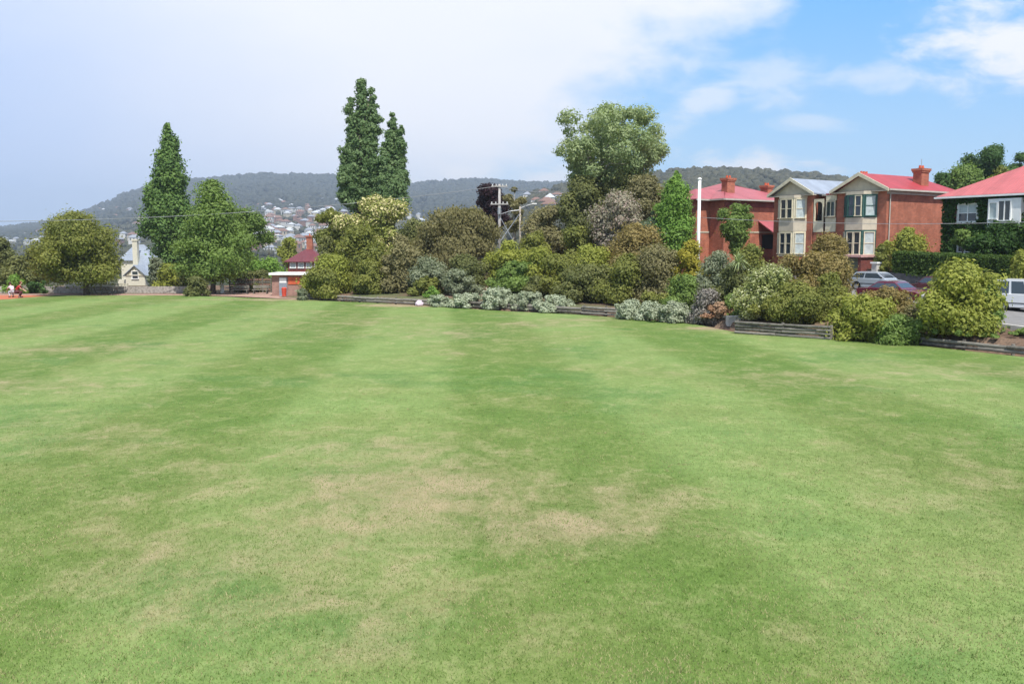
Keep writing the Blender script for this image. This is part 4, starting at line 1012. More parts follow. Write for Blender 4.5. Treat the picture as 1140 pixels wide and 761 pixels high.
# ---------------------------------------------------------------- front walls, garage and hedge
def wallpts(n_, s0, s1, step=2):
    S_ = list(np.arange(s0, s1, step))+[s1]; return [(fromNS(n_, s_), s_) for s_ in S_]
def along(name, n0, n1, s0, s1, zb, zt, mt, label=None, cat=None, parent=None):
    mb = MB(); rings = []
    for (p0, s_), (p1, _) in zip(wallpts(n0, s0, s1), wallpts(n1, s0, s1)):
        rings.append([(p0[0], p0[1], zb(s_)), (p1[0], p1[1], zb(s_)), (p1[0], p1[1], zt(s_)), (p0[0], p0[1], zt(s_))])
    mb.loft(rings); o = mb.build(name, mt, parent)
    if label: tag(o, label, cat)
    return o
sz = lambda s_: float(streetz(s_))
along('retaining_wall', 63.4, 63.8, 8, 44.6, lambda s: sz(s)-.3, lambda s: sz(s)+1.12, M['darkstone'], 'dark stone retaining wall below the clipped hedge', 'wall')
along('front_wall', 63.4, 63.7, 49.2, 64, lambda s: sz(s)-.3, lambda s: sz(s)+1.25, M['stone'], 'grey front wall below the left terrace house', 'wall')
def hedge():
    rng = np.random.default_rng(9); n = 42000
    s_ = rng.uniform(22, 42.4, n); N0, N1 = 63.55, 65.4
    f = rng.random(n); topf = f < .36
    nn = np.where(topf, rng.uniform(N0, N1, n), N0+rng.normal(size=n)*.07)
    zb = 1.22+.05*(s_-28.8)+1.0; zt = 4.02+(s_-25.5)*.032
    z = np.where(topf, zt+rng.normal(size=n)*.05, zb+(zt-zb)*rng.random(n))
    nn += np.sin(s_*1.7+z*2)*.06; endf = rng.random(n) < .06; s_ = np.where(endf, 42.4, s_); nn = np.where(endf, rng.uniform(N0, N1, n), nn)
    x, y = fromNS(nn, s_)
    o0 = fromNS(64.4, 32); zz = Hs(*o0)
    c = np.stack([x-o0[0], y-o0[1], z-zz], 1)
    V_, Fq, ti, fw = leaf_cards(c, np.full(n, .08), 1, .16, rng)
    e = empty('hedge', (o0[0], o0[1], zz)); tag(e, 'long clipped hedge on top of the dark retaining wall', 'hedge')
    mesh_np('foliage', V_, Fq, LEAF['hedge'], e, {'tint': ti, 'flower': fw})
    mb = MB(); rings = []
    for s1 in np.arange(22.2, 42.4, 2):
        a = fromNS(N0+.12, s1); b_ = fromNS(N1-.1, s1); zb = 1.22+.05*(s1-28.8)+1.0-zz; zt = 4.02+(s1-25.5)*.032-.1-zz
        rings.append([(a[0]-o0[0], a[1]-o0[1], zb), (b_[0]-o0[0], b_[1]-o0[1], zb), (b_[0]-o0[0], b_[1]-o0[1], zt), (a[0]-o0[0], a[1]-o0[1], zt)])
    mb.loft(rings); mb.build('twigs', mat('dense hedge twigs', (.03, .05, .015), .95, var=.4, scale=8), e)
hedge()
def garage():
    s_ = 46.9; x, y = fromNS(63.4, s_); z = sz(s_); e = empty('garage', (x, y, z), RZ)
    tag(e, 'small sunken garage with a dull green door in front of the terrace', 'garage')
    MB().box(-2.1, -1.75, -.02, 4, -.3, 2.05).box(1.45, 1.75, -.02, 4, -.3, 2.05).build('wall', M['brickdark'], e)
    MB().box(-2.25, 1.9, -.25, 4.1, 2.053, 2.22).build('roof', M['pinkslab'], e)
    d = MB()
    for k in range(8): d.box(-1.74, 1.44, .35, .4, k*.25-.0, k*.25+.235)
    dd = d.build('door', M['garagegreen'], e); MB().box(-.2, 0, .31, .349, .85, .95).build('handle', M['steel'], dd)
    MB().box(-1.74, 1.44, .41, 4, 0, 2.05).build('interior', M['shadeblack'], e)
garage()
def pillar(s_, n_, h, label, w=.45):
    x, y = fromNS(n_, s_); z = sz(s_); e = empty('gate_pillar', (x, y, z), RZ); tag(e, label, 'pillar')
    MB().box(-w/2, w/2, -w/2, w/2, -.2, h).build('shaft', M['concrete'], e)
    MB().box(-w/2-.08, w/2+.08, -w/2-.08, w/2+.08, h+.002, h+.12).build('cap', M['whitepaint'], e)
pillar(49.0, 63.1, 1.55, 'pale pillar left of the sunken garage')
pillar(43.6, 63.1, 1.75, 'low pillar with a white cap at the left end of the hedge')

# ---------------------------------------------------------------- timber walls along the lawn
def timber_wall(pa, pb, h, rails, label, inset=.75, posts=None):
    A, B_ = gnd(*pa), gnd(*pb); d = (B_-A); ln = d.length; d.normalize(); nrm = Vector((-d.y, d.x, 0))
    if nrm.y < 0: nrm = -nrm
    A = A+nrm*inset
    e = empty('timber_wall', A, math.atan2(d.y, d.x)); tag(e, label, 'wall', 'timber retaining walls along the lawn')
    rh = h/rails; rr_ = random.Random(int(pa[0]))
    sgn = 1 if (Matrix.Rotation(math.atan2(d.y, d.x), 3, 'Z') @ Vector((0, 1, 0))).dot(nrm) > 0 else -1
    for k in range(rails):
        x = -.05
        while x < ln:
            l = min(rr_.uniform(2.2, 4.0), ln-x+.05); y = rr_.uniform(-.04, .04); z = k*rh+rr_.uniform(-.015, .015); jit = rr_.uniform(-.04, .04)
            mb = MB(); r = rh/2*.93; sec = []
            mb.tube([(x+.01, y, z+rh/2), (x+l/2, y+rr_.uniform(-.03, .03), z+rh/2+jit*.6), (x+l-.01, y+rr_.uniform(-.03, .03), z+rh/2+rr_.uniform(-.02, .02))], [r*rr_.uniform(.8, 1.05), r, r*rr_.uniform(.8, 1.05)], 10)
            mb.build('rail', M['timber'] if rr_.random() < .75 else M['timberdark'], e)
            x += l
    n = max(2, int(ln/2.3))
    for k in range(n+1):
        xx = ln*k/n; mb = MB().tube([(xx, sgn*(rh/2+.09), -.1), (xx, sgn*(rh/2+.09), h+.04)], .085, 8); mb.build('post', M['timberdark'] if k % 2 else M['timber'], e)
timber_wall((336, 333.3), (476, 340.6), .50, 2, 'left timber wall below the olive bushes')
timber_wall((476, 340.6), (641, 350), .52, 2, 'timber wall mostly behind the long row of silver bushes')
timber_wall((641, 350), (691, 353.7), .62, 3, 'short timber wall between the two groups of silver bushes')
timber_wall((691, 353.7), (770, 360), .60, 3, 'timber wall behind the three silver bushes')
timber_wall((770, 360), (813, 366), .68, 3, 'timber wall right of the wide silver bush, ending at the step')
timber_wall((816, 371.5), (921, 378.5), .74, 4, 'tallest timber wall, four logs high, left of the spreading yellow green bush', inset=.35)
timber_wall((921, 377.5), (1010, 383), .6, 3, 'timber wall hidden behind the spreading yellow green bush')
timber_wall((1010, 384), (1175, 401.5), .42, 2, 'low pale timber edging at the right edge of the lawn')
tag(MB().box(-.4, .4, -.3, .3, -.2, .45).build('drain_box', M['concrete'], None, bevel=.03), 'pale concrete block on the step between two timber walls', 'block').location = at(816, 362, 56)*1
bpy.data.objects['drain_box'].location.z = .28
def bundle():
    P = gnd(467, 340.5); rng = random.Random(2)
    m = mat('pale lilac cloth', (.62, .52, .60), .8, var=.15, scale=9)
    bm = bmesh.new(); bmesh.ops.create_icosphere(bm, subdivisions=3, radius=1)
    for v in bm.verts:
        f = 1+.18*math.sin(v.co.x*7+1)*math.sin(v.co.y*6)+.1*math.sin(v.co.z*11)
        v.co = Vector((v.co.x*.34*f*(1-.45*max(0, v.co.z)), v.co.y*.24*f*(1-.4*max(0, v.co.z)), (v.co.z+.75)*.27*f))
        v.co.z = max(0, v.co.z)
    me = bpy.data.meshes.new('bag'); bm.to_mesh(me); bm.free(); me.materials.append(m)
    for p in me.polygons: p.use_smooth = True
    e = empty('bag', P, .3); tag(e, 'small pale lilac bag left on the lawn edge by the first silver bush', 'bag')
    o = bpy.data.objects.new('body', me); C.collection.objects.link(o); o.parent = e
    MB().tube([(-.12, 0, .36), (-.08, 0, .5), (.06, 0, .52), (.12, 0, .36)], .018, 6).build('handle', m, e, True)
bundle()

# ---------------------------------------------------------------- cars
def carpaint(name, col, metal=.0): return mat(name, col, .32, metal, .5, coat=.6, var=.03)
def car(S_, N_, flip, paint, label, name, cat, Ln=4.1, Wd=1.68, Hh=1.38, kind='hatch', hubs='steel'):
    x, y = fromNS(N_, S_); e = empty(name, (x, y, sz(S_)+.03), RZ+(math.pi if flip else 0)); tag(e, label, cat, 'vehicles parked along the street')
    hl = Ln/2; wr = .31; bz = .28
    wx = (-hl+.78, hl-.82)
    # roofline: x, z pairs; +x is the nose
    if kind == 'hatch': belt = [(-hl, .86), (-hl+.5, .90), (0, .88), (hl-1.05, .86), (hl-.35, .76), (hl, .64)]; cab = [(-hl+.12, .90), (-hl+.62, Hh-.06), (-hl+1.0, Hh), (.15, Hh-.02), (.42, Hh-.08), (1.12, .86)]
    elif kind == 'sedan': belt = [(-hl, .84), (-hl+.5, .90), (0, .88), (hl-1.1, .84), (hl-.35, .75), (hl, .64)]; cab = [(-hl+.80, .90), (-hl+1.42, Hh-.04), (-hl+1.7, Hh), (.2, Hh-.01), (.42, Hh-.07), (1.0, .86)]
    else: belt = [(-hl, 1.05), (-hl+.5, 1.07), (0, 1.07), (hl-1.0, 1.05), (hl-.15, .98), (hl, .72)]; cab = [(-hl+.04, 1.05), (-hl+.16, Hh-.16), (-hl+.4, Hh), (hl-1.25, Hh-.01), (hl-1.0, Hh-.1), (hl-.3, 1.02)]
    # lower body with wheel arches: side outline polygon, lofted with tuck-in
    def side():
        pts_ = [(hl, .64), (hl+.02, .42), (hl-.06, bz)]
        for cx in wx[::-1]:
            pts_.append((cx+wr+.09, bz))
            for k in range(1, 8):
                t = math.pi*k/8; pts_.append((cx+math.cos(t)*(wr+.09), bz+math.sin(t)*(wr+.09)*1.05))
            pts_.append((cx-wr-.09, bz))
        pts_ += [(-hl+.05, bz), (-hl-.02, .45)]
        pts_ += belt[:-1]
        return pts_
    sp = side()
    body = MB(); lay = [(-Wd/2+.05, .97), (-Wd/2, .995), (-Wd/2, 1.0), (Wd/2, 1.0), (Wd/2, .995), (Wd/2-.05, .97)]
    ys = [-Wd/2+.06, -Wd/2, Wd/2, Wd/2-.06]
    rings = []
    for yy, sc in ((-Wd/2+.05, .975), (-Wd/2, 1.0), (Wd/2, 1.0), (Wd/2-.05, .975)):
        rings.append([(p[0]*sc, yy if True else 0, bz+(p[1]-bz)*(1 if sc == 1 else .985)) for p in sp])
    rings = [rings[0], rings[1], rings[2], rings[3]]
    rings[0] = [(p[0]*.975, -Wd/2+.0, bz+(p[1]-bz)*.98) for p in sp]; rings[1] = [(p[0], -Wd/2+.05, p[1]) for p in sp]
    rings[2] = [(p[0], Wd/2-.05, p[1]) for p in sp]; rings[3] = [(p[0]*.975, Wd/2, bz+(p[1]-bz)*.98) for p in sp]
    body.loft(rings); body.build('body', paint, e)
    # cabin with tumblehome
    tu = .17 if kind != 'van' else .09
    def cabw(z): return Wd/2-.06-tu*(z-.86)/(Hh-.86)
    c = MB(); c.loft([[(p[0], -cabw(p[1]), p[1]) for p in cab], [(p[0], cabw(p[1]), p[1]) for p in cab]]); cb = c.build('cabin', paint, e)
    # glass: side panes per bay, front and rear screens
    zb_, zt_ = cab[0][1]+.04, Hh-.12
    def xat(pts_, z):   # x of a sloping edge
        (xa, za), (xb, zb) = pts_; return xa+(xb-xa)*(z-za)/(zb-za)
    re, fe = (cab[0], cab[1]), (cab[5], cab[4])
    xr0, xr1, xf0, xf1 = xat(re, zb_)+.12, xat(re, zt_)+.14, xat(fe, zb_)-.10, xat(fe, zt_)-.10
    nb = {'hatch': [0, .30, .52, 1], 'sedan': [0, .46, 1], 'van': [0, .25, .5, .75, 1]}[kind]
    if kind == 'hatch': nb = [0, .42, 1]
    for sgn in (-1, 1):
        for k in range(len(nb)-1):
            f0, f1 = nb[k]+(.02 if k else 0), nb[k+1]-(.02 if k < len(nb)-2 else 0)
            P = lambda f, z, top: ((xr1+(xf1-xr1)*f) if top else (xr0+(xf0-xr0)*f), sgn*(cabw(z)+.012), z)
            q = [P(f0, zb_, 0), P(f1, zb_, 0), P(f1, zt_, 1), P(f0, zt_, 1)]
            qi = [(p[0], p[1]-sgn*.03, p[2]) for p in q]
            MB().add(q+qi, [(0, 1, 2, 3), (7, 6, 5, 4), (0, 4, 5, 1), (1, 5, 6, 2), (2, 6, 7, 3), (3, 7, 4, 0)]).build('side_window', M['carglass'], e)
    for nm_, ed, off in (('windscreen', fe, .014), ('rear_window', re, -.014)):
        z0_, z1_ = zb_+(.02), zt_+.02
        q = [(xat(ed, z0_)+off, -cabw(z0_)+.08, z0_), (xat(ed, z0_)+off, cabw(z0_)-.08, z0_), (xat(ed, z1_)+off, cabw(z1_)-.07, z1_), (xat(ed, z1_)+off, -cabw(z1_)+.07, z1_)]
        qi = [(p[0]-off*2.4, p[1], p[2]-.01) for p in q]
        MB().add(q+qi, [(0, 1, 2, 3), (7, 6, 5, 4), (0, 4, 5, 1), (1, 5, 6, 2), (2, 6, 7, 3), (3, 7, 4, 0)]).build(nm_, M['carglass'], e)
    for cx in wx:
        for sgn in (-1, 1):
            w = empty('wheel', (cx, sgn*(Wd/2-.12), wr)); w.parent = e
            MB().tube([(0, -.10, 0), (0, -.085, 0), (0, .085, 0), (0, .10, 0)], [wr-.03, wr, wr, wr-.03], 22).build('tyre', M['rubber'], w, False)
            MB().tube([(0, sgn*.075, 0), (0, sgn*.112, 0)], [wr*.62, wr*.55], 16).build('rim', M[hubs], w)
    MB().box(-hl+.15, hl-.15, -Wd/2+.1, Wd/2-.1, bz-.06, bz+.12).build('underbody', M['rubber'], e)
    bm_ = MB().box(hl-.05, hl+.08, -Wd/2+.08, Wd/2-.08, .36, .50).build('bumper', M['chrome'] if kind == 'sedan' else M['rubber'], e, bevel=.03)
    MB().box(-hl-.08, -hl+.05, -Wd/2+.08, Wd/2-.08, .38, .52).build('bumper', M['chrome'] if kind == 'sedan' else M['rubber'], e, bevel=.03)
    for sgn in (-1, 1):
        MB().box(hl-.04, hl+.03, sgn*(Wd/2-.28)-.16, sgn*(Wd/2-.28)+.16, .53, .66).build('headlight', M['headlamp'], e)
        MB().box(-hl-.03, -hl+.04, sgn*(Wd/2-.22)-.12, sgn*(Wd/2-.22)+.12, .58, .80).build('tail_light', M['taillamp'], e)
        mx_ = cab[5][0]-.25
        MB().box(mx_-.05, mx_+.06, sgn*(Wd/2+.06)-.08, sgn*(Wd/2+.06)+.08, .92, 1.04).build('mirror', M['rubber'], e, bevel=.02)
        MB().box(-hl+.3, hl-.3, sgn*Wd/2-.004 if sgn > 0 else -Wd/2-.012, Wd/2+.012 if sgn > 0 else -Wd/2+.004, .50, .555).build('side_moulding', M['rubber'] if kind != 'sedan' else M['chrome'], e)
    return e
car(40.3, 58.6, False, carpaint('pale silver blue paint', (.50, .56, .63), .35), 'silver blue hatchback parked by the garage', 'parked_car', 'car', 4.0, 1.65, 1.40, 'hatch')
car(36.0, 58.9, True, carpaint('dark maroon paint', (.09, .02, .025)), 'dark maroon sedan half hidden behind the red sedan and the bush', 'parked_car', 'car', 4.5, 1.75, 1.40, 'sedan')
car(34.2, 51.6, False, carpaint('dark red paint', (.13, .012, .025)), 'dark red sedan in front of the silver blue hatchback', 'parked_car', 'car', 4.5, 1.72, 1.34, 'sedan')
car(27.2, 55.0, False, carpaint('white van paint', (.80, .80, .80)), 'white van with side windows at the right edge', 'parked_van', 'van', 4.7, 1.75, 1.93, 'van')
car(20.9, 47.6, True, carpaint('pale green paint', (.45, .55, .38)), 'pale green car cut off by the right edge below the white van', 'parked_car', 'car', 4.2, 1.7, 1.36, 'hatch')

# ---------------------------------------------------------------- poles and wires
def pole_white():
    P = at(779, 200, 69.5); z0 = Hs(P.x, P.y); e = empty('white_pole', (P.x, P.y, z0)); tag(e, 'tall white pole beside the yellow bush', 'pole')
    h = P.z-z0
    MB().tube([(0, 0, -.3), (0, 0, h)], [.14, .115], 14).build('shaft', M['whitepaint'], e, True)
    MB().tube([(0, 0, h), (0, 0, h+.07), (0, 0, h+.15)], [.16, .16, .05], 12).build('cap', M['whitepaint'], e)
    MB().box(-.22, .22, -.22, .22, -.1, .25).build('footing', M['concrete'], e)
pole_white()
def power_pole():
    P = at(556, 205, 101); z0 = Hs(P.x, P.y); e = empty('power_pole', (P.x, P.y, z0)); tag(e, 'grey power pole with two crossarms behind the shrubbery', 'pole')
    h = P.z-z0
    MB().tube([(0, 0, -.3), (0, 0, h)], [.20, .13], 10).build('shaft', M['poletimber'], e, True)
    for zz, w in ((h-.25, .9), (h-2.2, 1.0)):
        ca = MB().box(-w, w, -.22, -.13, zz-.06, zz+.07).build('crossarm', M['poletimber'], e)
        for q in (-.85, -.4, .4, .85): MB().tube([(q*w, -.17, zz+.07), (q*w, -.17, zz+.25)], [.05, .06], 8).build('insulator', M['whitepaint'], ca)
    MB().tube([(0, -.3, h-3.3), (0, -.3, h-2.6)], [.2, .2], 10).build('junction_can', M['steel'], e)
    MB().tube([(.05, 0, h-3.6), (3.2, .3, .6)], .035, 6).build('stay_wire', M['steel'], e)
    # leaning second pole
    Q = at(579, 230, 106); z1 = Hs(Q.x, Q.y); e2 = empty('power_pole', (Q.x, Q.y, z1)); tag(e2, 'shorter pale pole with outstretched brackets right of the power pole', 'pole')
    h2 = Q.z-z1
    MB().tube([(0, 0, -.3), (0, 0, h2)], [.14, .10], 10).build('shaft', M['palebark'], e2, True)
    MB().tube([(0, 0, h2-.2), (.9, 0, h2+.15), (1.6, 0, h2+.35)], [.06, .05, .04], 8).build('bracket', M['steel'], e2)
    MB().tube([(0, 0, h2-.4), (-1.1, 0, h2-.5), (-2.2, 0, h2-.85)], [.05, .05, .03], 8).build('bracket', M['steel'], e2)
    MB().tube([(-.1, 0, h2-.9), (-2.3, -.2, h2-4.0)], .05, 6).build('brace', M['steel'], e2)
    MB().box(1.4, 1.95, -.12, .12, h2+.28, h2+.40).build('lamp_head', M['whitepaint'], e2)
    return e, e2
power_pole()
def cable(pts_, r, label, n=40, sag=0):
    A, B_ = at(*pts_[0]), at(*pts_[1]); P = []
    for k in range(n+1):
        t = k/n; p = A.lerp(B_, t); p.z -= 4*sag*t*(1-t); P.append(p)
    o = MB().tube([p-A for p in P], r, 6).build('power_cable', M['cable'], None, True); o.location = A; tag(o, label, 'cable')
cable([(556, 207, 101), (-120, 246, 88)], .030, 'overhead cable sagging from the power pole to the left edge', sag=1.2)
cable([(780, 242, 66), (1250, 243, 56)], .018, 'thin service cable crossing in front of the brick houses', sag=.4)
cable([(556, 208, 101), (640, 214, 112)], .03, 'short overhead cable running right from the power pole', sag=.3)
def street_light():
    P = at(299, 262, 112); z0 = Hs(P.x, P.y); e = empty('street_light', (P.x, P.y, z0)); tag(e, 'slender grey street light above the lime green bush', 'street light')
    h = P.z-z0; MB().tube([(0, 0, 0), (0, 0, h-.3), (.15, 0, h), (.9, 0, h+.1)], [.08, .06, .05, .04], 8).build('pole', M['steel'], e, True)
    MB().box(.8, 1.35, -.1, .1, h+.04, h+.14).build('lamp_head', M['whitepaint'], e)
street_light()
def white_post():
    P = at(247.5, 325, 98); z0 = Hs(P.x, P.y); e = empty('white_post', (P.x, P.y, z0)); tag(e, 'short white square post left of the brown fence', 'post')
    h = at(247.5, 302, 98).z-z0
    MB().box(-.16, .16, -.16, .16, 0, h).build('shaft', M['whitepaint'], e); MB().box(-.2, .2, -.2, .2, h+.002, h+.08).build('cap', M['whitepaint'], e)
white_post()

# ---------------------------------------------------------------- things along the far lawn edge
def stone_wall():
    A, B_ = gnd(-100, 326.6), gnd(206, 326.6); d = (B_-A); e = MB(); ln = d.length
    o = MB().box(0, ln, 0, .35, -.2, .72).build('stone_wall', M['stone']); o.location = A+Vector((0, .8, 0)); o.rotation_euler = (0, 0, math.atan2(d.y, d.x))
    tag(o, 'long low grey stone wall behind the left lawn edge', 'wall')
stone_wall()
def brown_fence():
    A = at(256, 322, 99.5); z0 = 0; ln = 46*mpp(99.5); e = empty('timber_fence', (A.x, A.y, z0)); tag(e, 'brown slatted fence left of the brick shed', 'fence')
    for k in range(5): MB().box(0, ln, -.03, .03, .25+k*.27, .25+k*.27+.2).build('rail', M['timberdark'] if k % 2 else mat('reddish fence timber', (.20, .12, .09), .9, var=.3), e)
    for k in range(6): MB().box(ln*k/5-.06, ln*k/5+.06, -.1, -.033, 0, 1.7).build('post', M['timberdark'], e)
    for q, px_ in enumerate((268, 290)):
        P = at(px_, 325, 96.5); b_ = empty('park_bench', (P.x, P.y, 0)); tag(b_, ['dark park bench near the white post, before the brown fence', 'dark park bench near the brick shed, before the brown fence'][q], 'bench', 'benches before the brown fence')
        MB().box(-.85, .85, -.25, .2, .42, .48).build('seat', M['timber'], b_); MB().box(-.85, .85, .2, .25, .6, .92).build('backrest', M['timber'], b_)
        for sx in (-.7, .7):
            MB().box(sx-.05, sx+.05, -.22, -.15, 0, .419).box(sx-.05, sx+.05, .253, .31, 0, .9).build('leg', M['timberdark'], b_)
brown_fence()
def shed():
    P = at(303, 326, 92.5); s = mpp(92.5); z0 = 0; e = empty('brick_shed', (P.x, P.y, z0)); tag(e, 'low brick shed with a flat white roof', 'shed')
    w = 39*s; h = at(303, 306, 92.5).z
    MB().box(0, w, 0, 3, -.2, h).build('wall', brick('pale pinkish brick', (.34, .18, .14), (.28, .14, .11), (.34, .28, .24)), e)
    MB().box(-.2, w+.2, -.45, 3.3, h+.003, h+.22).build('roof', M['whitepaint'], e)
    dr = MB().box(.75, 1.55, -.04, -.003, 0, h-.25).build('door', M['greydoor'], e); MB().box(1.4, 1.46, -.08, -.043, .9, 1.05).build('handle', M['steel'], dr)
    MB().box(.8, 1.5, -.06, -.043, 1.35, 1.85).build('notice', M['whitepaint'], dr)
    MB().box(1.7, 2.9, -.06, -.003, 1.2, 1.95).build('panel', M['orange'], e)
    P = gnd(316.5, 329.8); b_ = empty('rubbish_bin', P); tag(b_, 'red rubbish bin in front of the brick shed', 'bin')
    MB().tube([(0, 0, 0), (0, 0, .8)], [.22, .27], 14).build('body', M['redbox'], b_); MB().tube([(0, 0, .802), (0, 0, .92)], [.29, .17], 14).build('lid', M['redbox'], b_)
shed()
def picnic(px_, label):
    P = at(px_, 326, 95.3); e = empty('picnic_table', (P.x, P.y, 0), R.uniform(-.1, .1)); tag(e, label, 'table', 'picnic tables under the round tree')
    MB().box(-.8, .8, -.38, .38, .72, .78).build('table_top', M['timberdark'], e)
    for sy in (-.75, .75): MB().box(-.8, .8, sy-.14, sy+.14, .42, .47).build('bench', M['timberdark'], e)
    for sx in (-.6, .6):
        for sy in (-1, 1): MB().tube([(sx, sy*.72, 0), (sx, sy*.2, .719)], .045, 6).build('leg', M['timberdark'], e)
picnic(110, 'left picnic table in the shade of the round olive tree'); picnic(122.5, 'right picnic table, nearer the white cottage')
def cottage():
    Y = 128; s = mpp(Y); P = at(151, 322, Y); zb = Hs(P.x, P.y); e = empty('cottage', (P.x, P.y, zb)); tag(e, 'cream white cottage with grey roofs and a white chimney', 'house')
    def zz(py): return at(151, py, Y).z-zb
    def xx(px_): return (px_-151)*s
    # front gabled wing
    x0, x1, ze, zr = xx(140.5), xx(162), zz(306), zz(296)
    MB().box(x0, x1, 0, 4, -.5, ze).build('front_wall', M['whitewash'], e)
    c = (x0+x1)/2
    MB().add([(x0, -.003, ze), (x1, -.003, ze), (c, -.003, zr), (x0, .15, ze), (x1, .15, ze), (c, .15, zr)], [(0, 1, 2), (5, 4, 3), (0, 3, 4, 1), (1, 4, 5, 2), (2, 5, 3, 0)]).build('gable', M['cream'], e)
    rb = MB(); slab_roof(rb, [[(x1+.3, -.3, ze-.1), (x1+.3, 4, ze-.1), (c, 4, zr+.12), (c, -.3, zr+.12)], [(x0-.3, 4, ze-.1), (x0-.3, -.3, ze-.1), (c, -.3, zr+.12), (c, 4, zr+.12)]]); rb.build('front_roof', M['greyroof'], e)
    MB().box(x0-.1, x1+.1, -.1, -.01, ze-.12, ze).build('gable_band', M['gablebeige'], e)
    window(e, (0, 0), (1, 0), (0, -1), c-.4, c+.4, 1.0, 2.0, M['whitepaint'], mull=0)
    # taller body behind
    a0, a1 = xx(122), xx(156)
    MB().box(a0, a1, 4.2, 7.2, -.5, zz(290)).build('back_wall', M['whitewash'], e)
    rb = MB(); hip_x(rb, a0, a1, 4.2, 7.2, zz(290), zz(272), .3); rb.build('roof', M['greyroof'], e)
    m0 = xx(139); rb = MB(); slab_roof(rb, [[(m0, 2.6, zz(300)), (xx(158), 2.6, zz(300)), (xx(158), 4.4, zz(286)), (m0, 4.4, zz(286))]]); rb.build('lean_to_roof', M['greyroof'], e)
    cx = xx(141.5); MB().box(cx-.35, cx+.35, 3.2, 3.9, 0, zz(268)).box(cx-.45, cx+.45, 3.1, 4.0, zz(268)+.003, zz(266)).build('chimney', M['whitewash'], e)
    MB().box(xx(130), x0-.003, .5, 4, -.5, zz(311)).build('side_wing', M['whitewash'], e)
    o = MB().box(0, 7.0, 0, .25, -.3, .98).build('garden_wall', M['whitewash']); Q = at(72, 322, 100); o.location = (Q.x, Q.y, 0); tag(o, 'low white garden wall seen under the round olive tree', 'wall')
cottage()
def maroon_house():
    Y = 140; s = mpp(Y); P = at(338, 300, Y); zb = Hs(P.x, P.y); e = empty('house', (P.x, P.y, zb)); tag(e, 'house with a maroon roof and orange brick chimney behind the brick shed', 'house')
    zz = lambda py: at(338, py, Y).z-zb
    x0, x1 = -17*s, 22*s
    MB().box(x0, x1, 0, 6, -2, zz(291)).build('wall', M['brickdark'], e)
    rb = MB(); hip_x(rb, x0, x1, 0, 5.2, zz(291), zz(275.5), .5); rb.build('roof', M['maroonroof'], e)
    for k in range(4):
        u = x0+.35+k*1.25
        window(e, (0, 0), (1, 0), (0, -1), u, u+.8, zz(298), zz(292.5), M['whitepaint'], mull=0, trans=0, pane='curtain')
    chimney(e, 3.5*s, 2.6, zz(284), zz(262), .9, .9, 'brick', 1)
maroon_house()
def pale_building():
    Y = 99; s = mpp(Y); P = at(524, 284, Y); zb = Hs(P.x, P.y); e = empty('outbuilding', (P.x, P.y, zb)); tag(e, 'low building with a white roof edge behind the brown dome tree', 'building')
    h = at(524, 277, Y).z-zb
    MB().box(-30*s, 23*s, 0, 5, -1, h-.3).build('wall', M['darkstone'], e); MB().box(-31*s, 24*s, -.4, 5.3, h-.297, h).build('roof', M['whitepaint'], e)
pale_building()

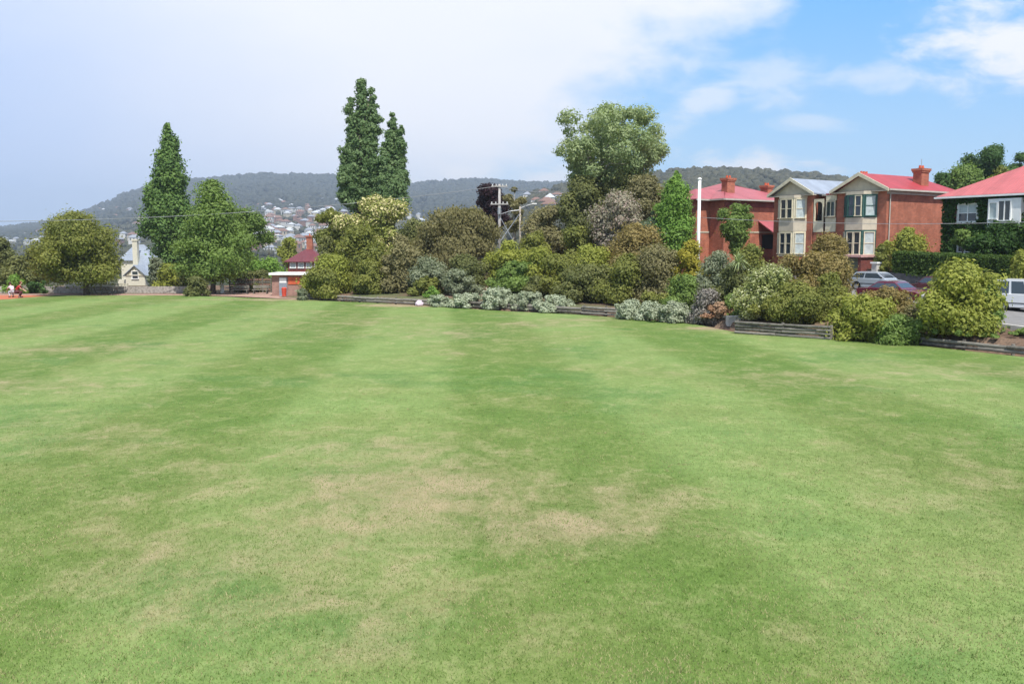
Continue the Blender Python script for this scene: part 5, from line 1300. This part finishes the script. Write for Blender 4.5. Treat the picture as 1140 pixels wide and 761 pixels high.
# ---------------------------------------------------------------- people
def skinmesh(name, nodes, edges, mt, parent, lev=2, root=0):
    me = bpy.data.meshes.new(name); me.from_pydata([n[0] for n in nodes], edges, []); me.materials.append(mt)
    o = bpy.data.objects.new(name, me); C.collection.objects.link(o)
    if parent: o.parent = parent
    md = o.modifiers.new('skin', 'SKIN')
    if not me.skin_vertices: bpy.context.view_layer.update()
    sv = me.skin_vertices[0].data if me.skin_vertices else None
    if sv:
        for i_, n in enumerate(nodes): sv[i_].radius = (n[1], n[1]); sv[i_].use_root = (i_ == root)
    ss = o.modifiers.new('sub', 'SUBSURF'); ss.levels = lev; ss.render_levels = lev
    md.use_smooth_shade = True
    return o
skinm = mat('skin', (.48, .30, .22), .55)
def person(px_, py_, rz, top, legs, hairc, label, bend, scale=1.0):
    P = gnd(px_, py_); e = empty('person', P, rz); e.scale = (scale,)*3; tag(e, label, 'person')
    # crouching, leaning forward along +x; joints in metres
    pel = (-.18, 0, .52); ch = (.10*bend-.05, 0, .86); nk = (.20*bend, 0, 1.06); hd = (.27*bend, 0, 1.20)
    N_ = [(pel, .13), ((-.08, 0, .68), .12), (ch, .145), (nk, .055), (hd, .09), ((hd[0]+.01, 0, hd[2]+.10), .075)]
    E = [(0, 1), (1, 2), (2, 3), (3, 4), (4, 5)]
    def add(p, r, par): N_.append((p, r)); E.append((par, len(N_)-1)); return len(N_)-1
    for sg in (-1, 1):
        h_ = add((-.14, sg*.12, .50), .09, 0); kn = add((.24, sg*.17, .50), .06, h_); an = add((.04, sg*.15, .09), .04, kn); add((.22, sg*.17, .04), .035, an)
        sh_ = add((ch[0]+.03, sg*.19, .95), .055, 2); el = add((.28, sg*.24, .74), .04, sh_); wr_ = add((.46, sg*.15, .60), .028, el); pm = add((.53, sg*.14, .56), .03, wr_)
        for q in range(4): f1 = add((.58, sg*(.115+.02*q), .53-.003*q), .010, pm); add((.61+.004*(q in (1, 2)), sg*(.115+.02*q), .49), .008, f1)
        t1 = add((.52, sg*.09, .54), .011, pm); add((.55, sg*.075, .51), .009, t1)
    skinmesh('body', N_, E, skinm, e)
    # shirt with sleeves
    T = [(pel[:2]+(.60,), .155), ((-.08, 0, .70), .145), (ch, .168), ((nk[0]-.02, 0, 1.0), .075)]; TE = [(0, 1), (1, 2), (2, 3)]
    for sg in (-1, 1):
        T.append(((ch[0]+.03, sg*.19, .95), .075)); TE.append((2, len(T)-1)); T.append(((.20, sg*.225, .81), .062)); TE.append((len(T)-2, len(T)-1))
    skinmesh('shirt', T, TE, top, e)
    Lg = [(pel, .155)]; LE = []
    for sg in (-1, 1):
        Lg.append(((-.14, sg*.12, .50), .108)); LE.append((0, len(Lg)-1)); Lg.append(((.24, sg*.17, .50), .078)); LE.append((len(Lg)-2, len(Lg)-1)); Lg.append(((.05, sg*.15, .12), .055)); LE.append((len(Lg)-2, len(Lg)-1))
    skinmesh('trousers', Lg, LE, legs, e)
    bm = bmesh.new(); bmesh.ops.create_icosphere(bm, subdivisions=3, radius=.112)
    for v in bm.verts:
        if v.co.x > .03 and v.co.z < .04: v.co.x = .03
        v.co.z *= 1.1
    me = bpy.data.meshes.new('hair'); bm.to_mesh(me); bm.free(); me.materials.append(hairc)
    o = bpy.data.objects.new('hair', me); C.collection.objects.link(o); o.parent = e; o.location = (hd[0]-.02, 0, hd[2]+.06)
    for p in me.polygons: p.use_smooth = True
    for sg in (-1, 1):
        MB().box(hd[0]+.085, hd[0]+.098, sg*.035-.012, sg*.035+.012, hd[2]+.035, hd[2]+.05).build('eye', M['rubber'], e)
        MB().box(-.02, .27, sg*.16-.045, sg*.16+.045, -.0, .09).build('shoe', M['rubber'], e, bevel=.03)
    MB().add([(hd[0]+.08, -.012, hd[2]+.03), (hd[0]+.08, .012, hd[2]+.03), (hd[0]+.115, 0, hd[2]-.0), (hd[0]+.08, 0, hd[2]-.012)], [(0, 1, 2), (0, 2, 3), (1, 3, 2), (0, 3, 1)]).build('nose', skinm, e)
redc = mat('dark red cloth', (.38, .03, .03), .85, var=.15, scale=8); palec = mat('pale pink cloth', (.66, .50, .55), .85, var=.1, scale=8); darkc = mat('dark cloth', (.10, .03, .035), .9)
greyc = mat('pale grey cloth', (.45, .45, .50), .9); hair1 = mat('dark brown hair', (.05, .03, .02), .6); hair2 = mat('red brown hair', (.18, .06, .03), .6)
person(21, 331.2, .2, redc, darkc, hair2, 'person in a dark red top crouching on the red track', .9, 1.2)
person(13.5, 330.8, 2.6, palec, greyc, hair1, 'person in a pale pink top crouching left of the one in dark red', .7, 1.12)

# ---------------------------------------------------------------- haze
hz = MB().box(-5600, 5600, -300, 5400, -13, 330).build('haze', bpy.data.materials.new('haze air'))
hm = hz.data.materials[0]; hm.use_nodes = True; t = hm.node_tree; t.nodes.clear()
pv = t.nodes.new('ShaderNodeVolumePrincipled'); pv.inputs['Color'].default_value = (.72, .84, 1, 1); pv.inputs['Density'].default_value = .00020; pv.inputs['Anisotropy'].default_value = .2
mo = t.nodes.new('ShaderNodeOutputMaterial'); t.links.new(pv.outputs[0], mo.inputs['Volume'])
tag(hz, 'thin bluish haze over the valley', 'haze', kind='stuff')
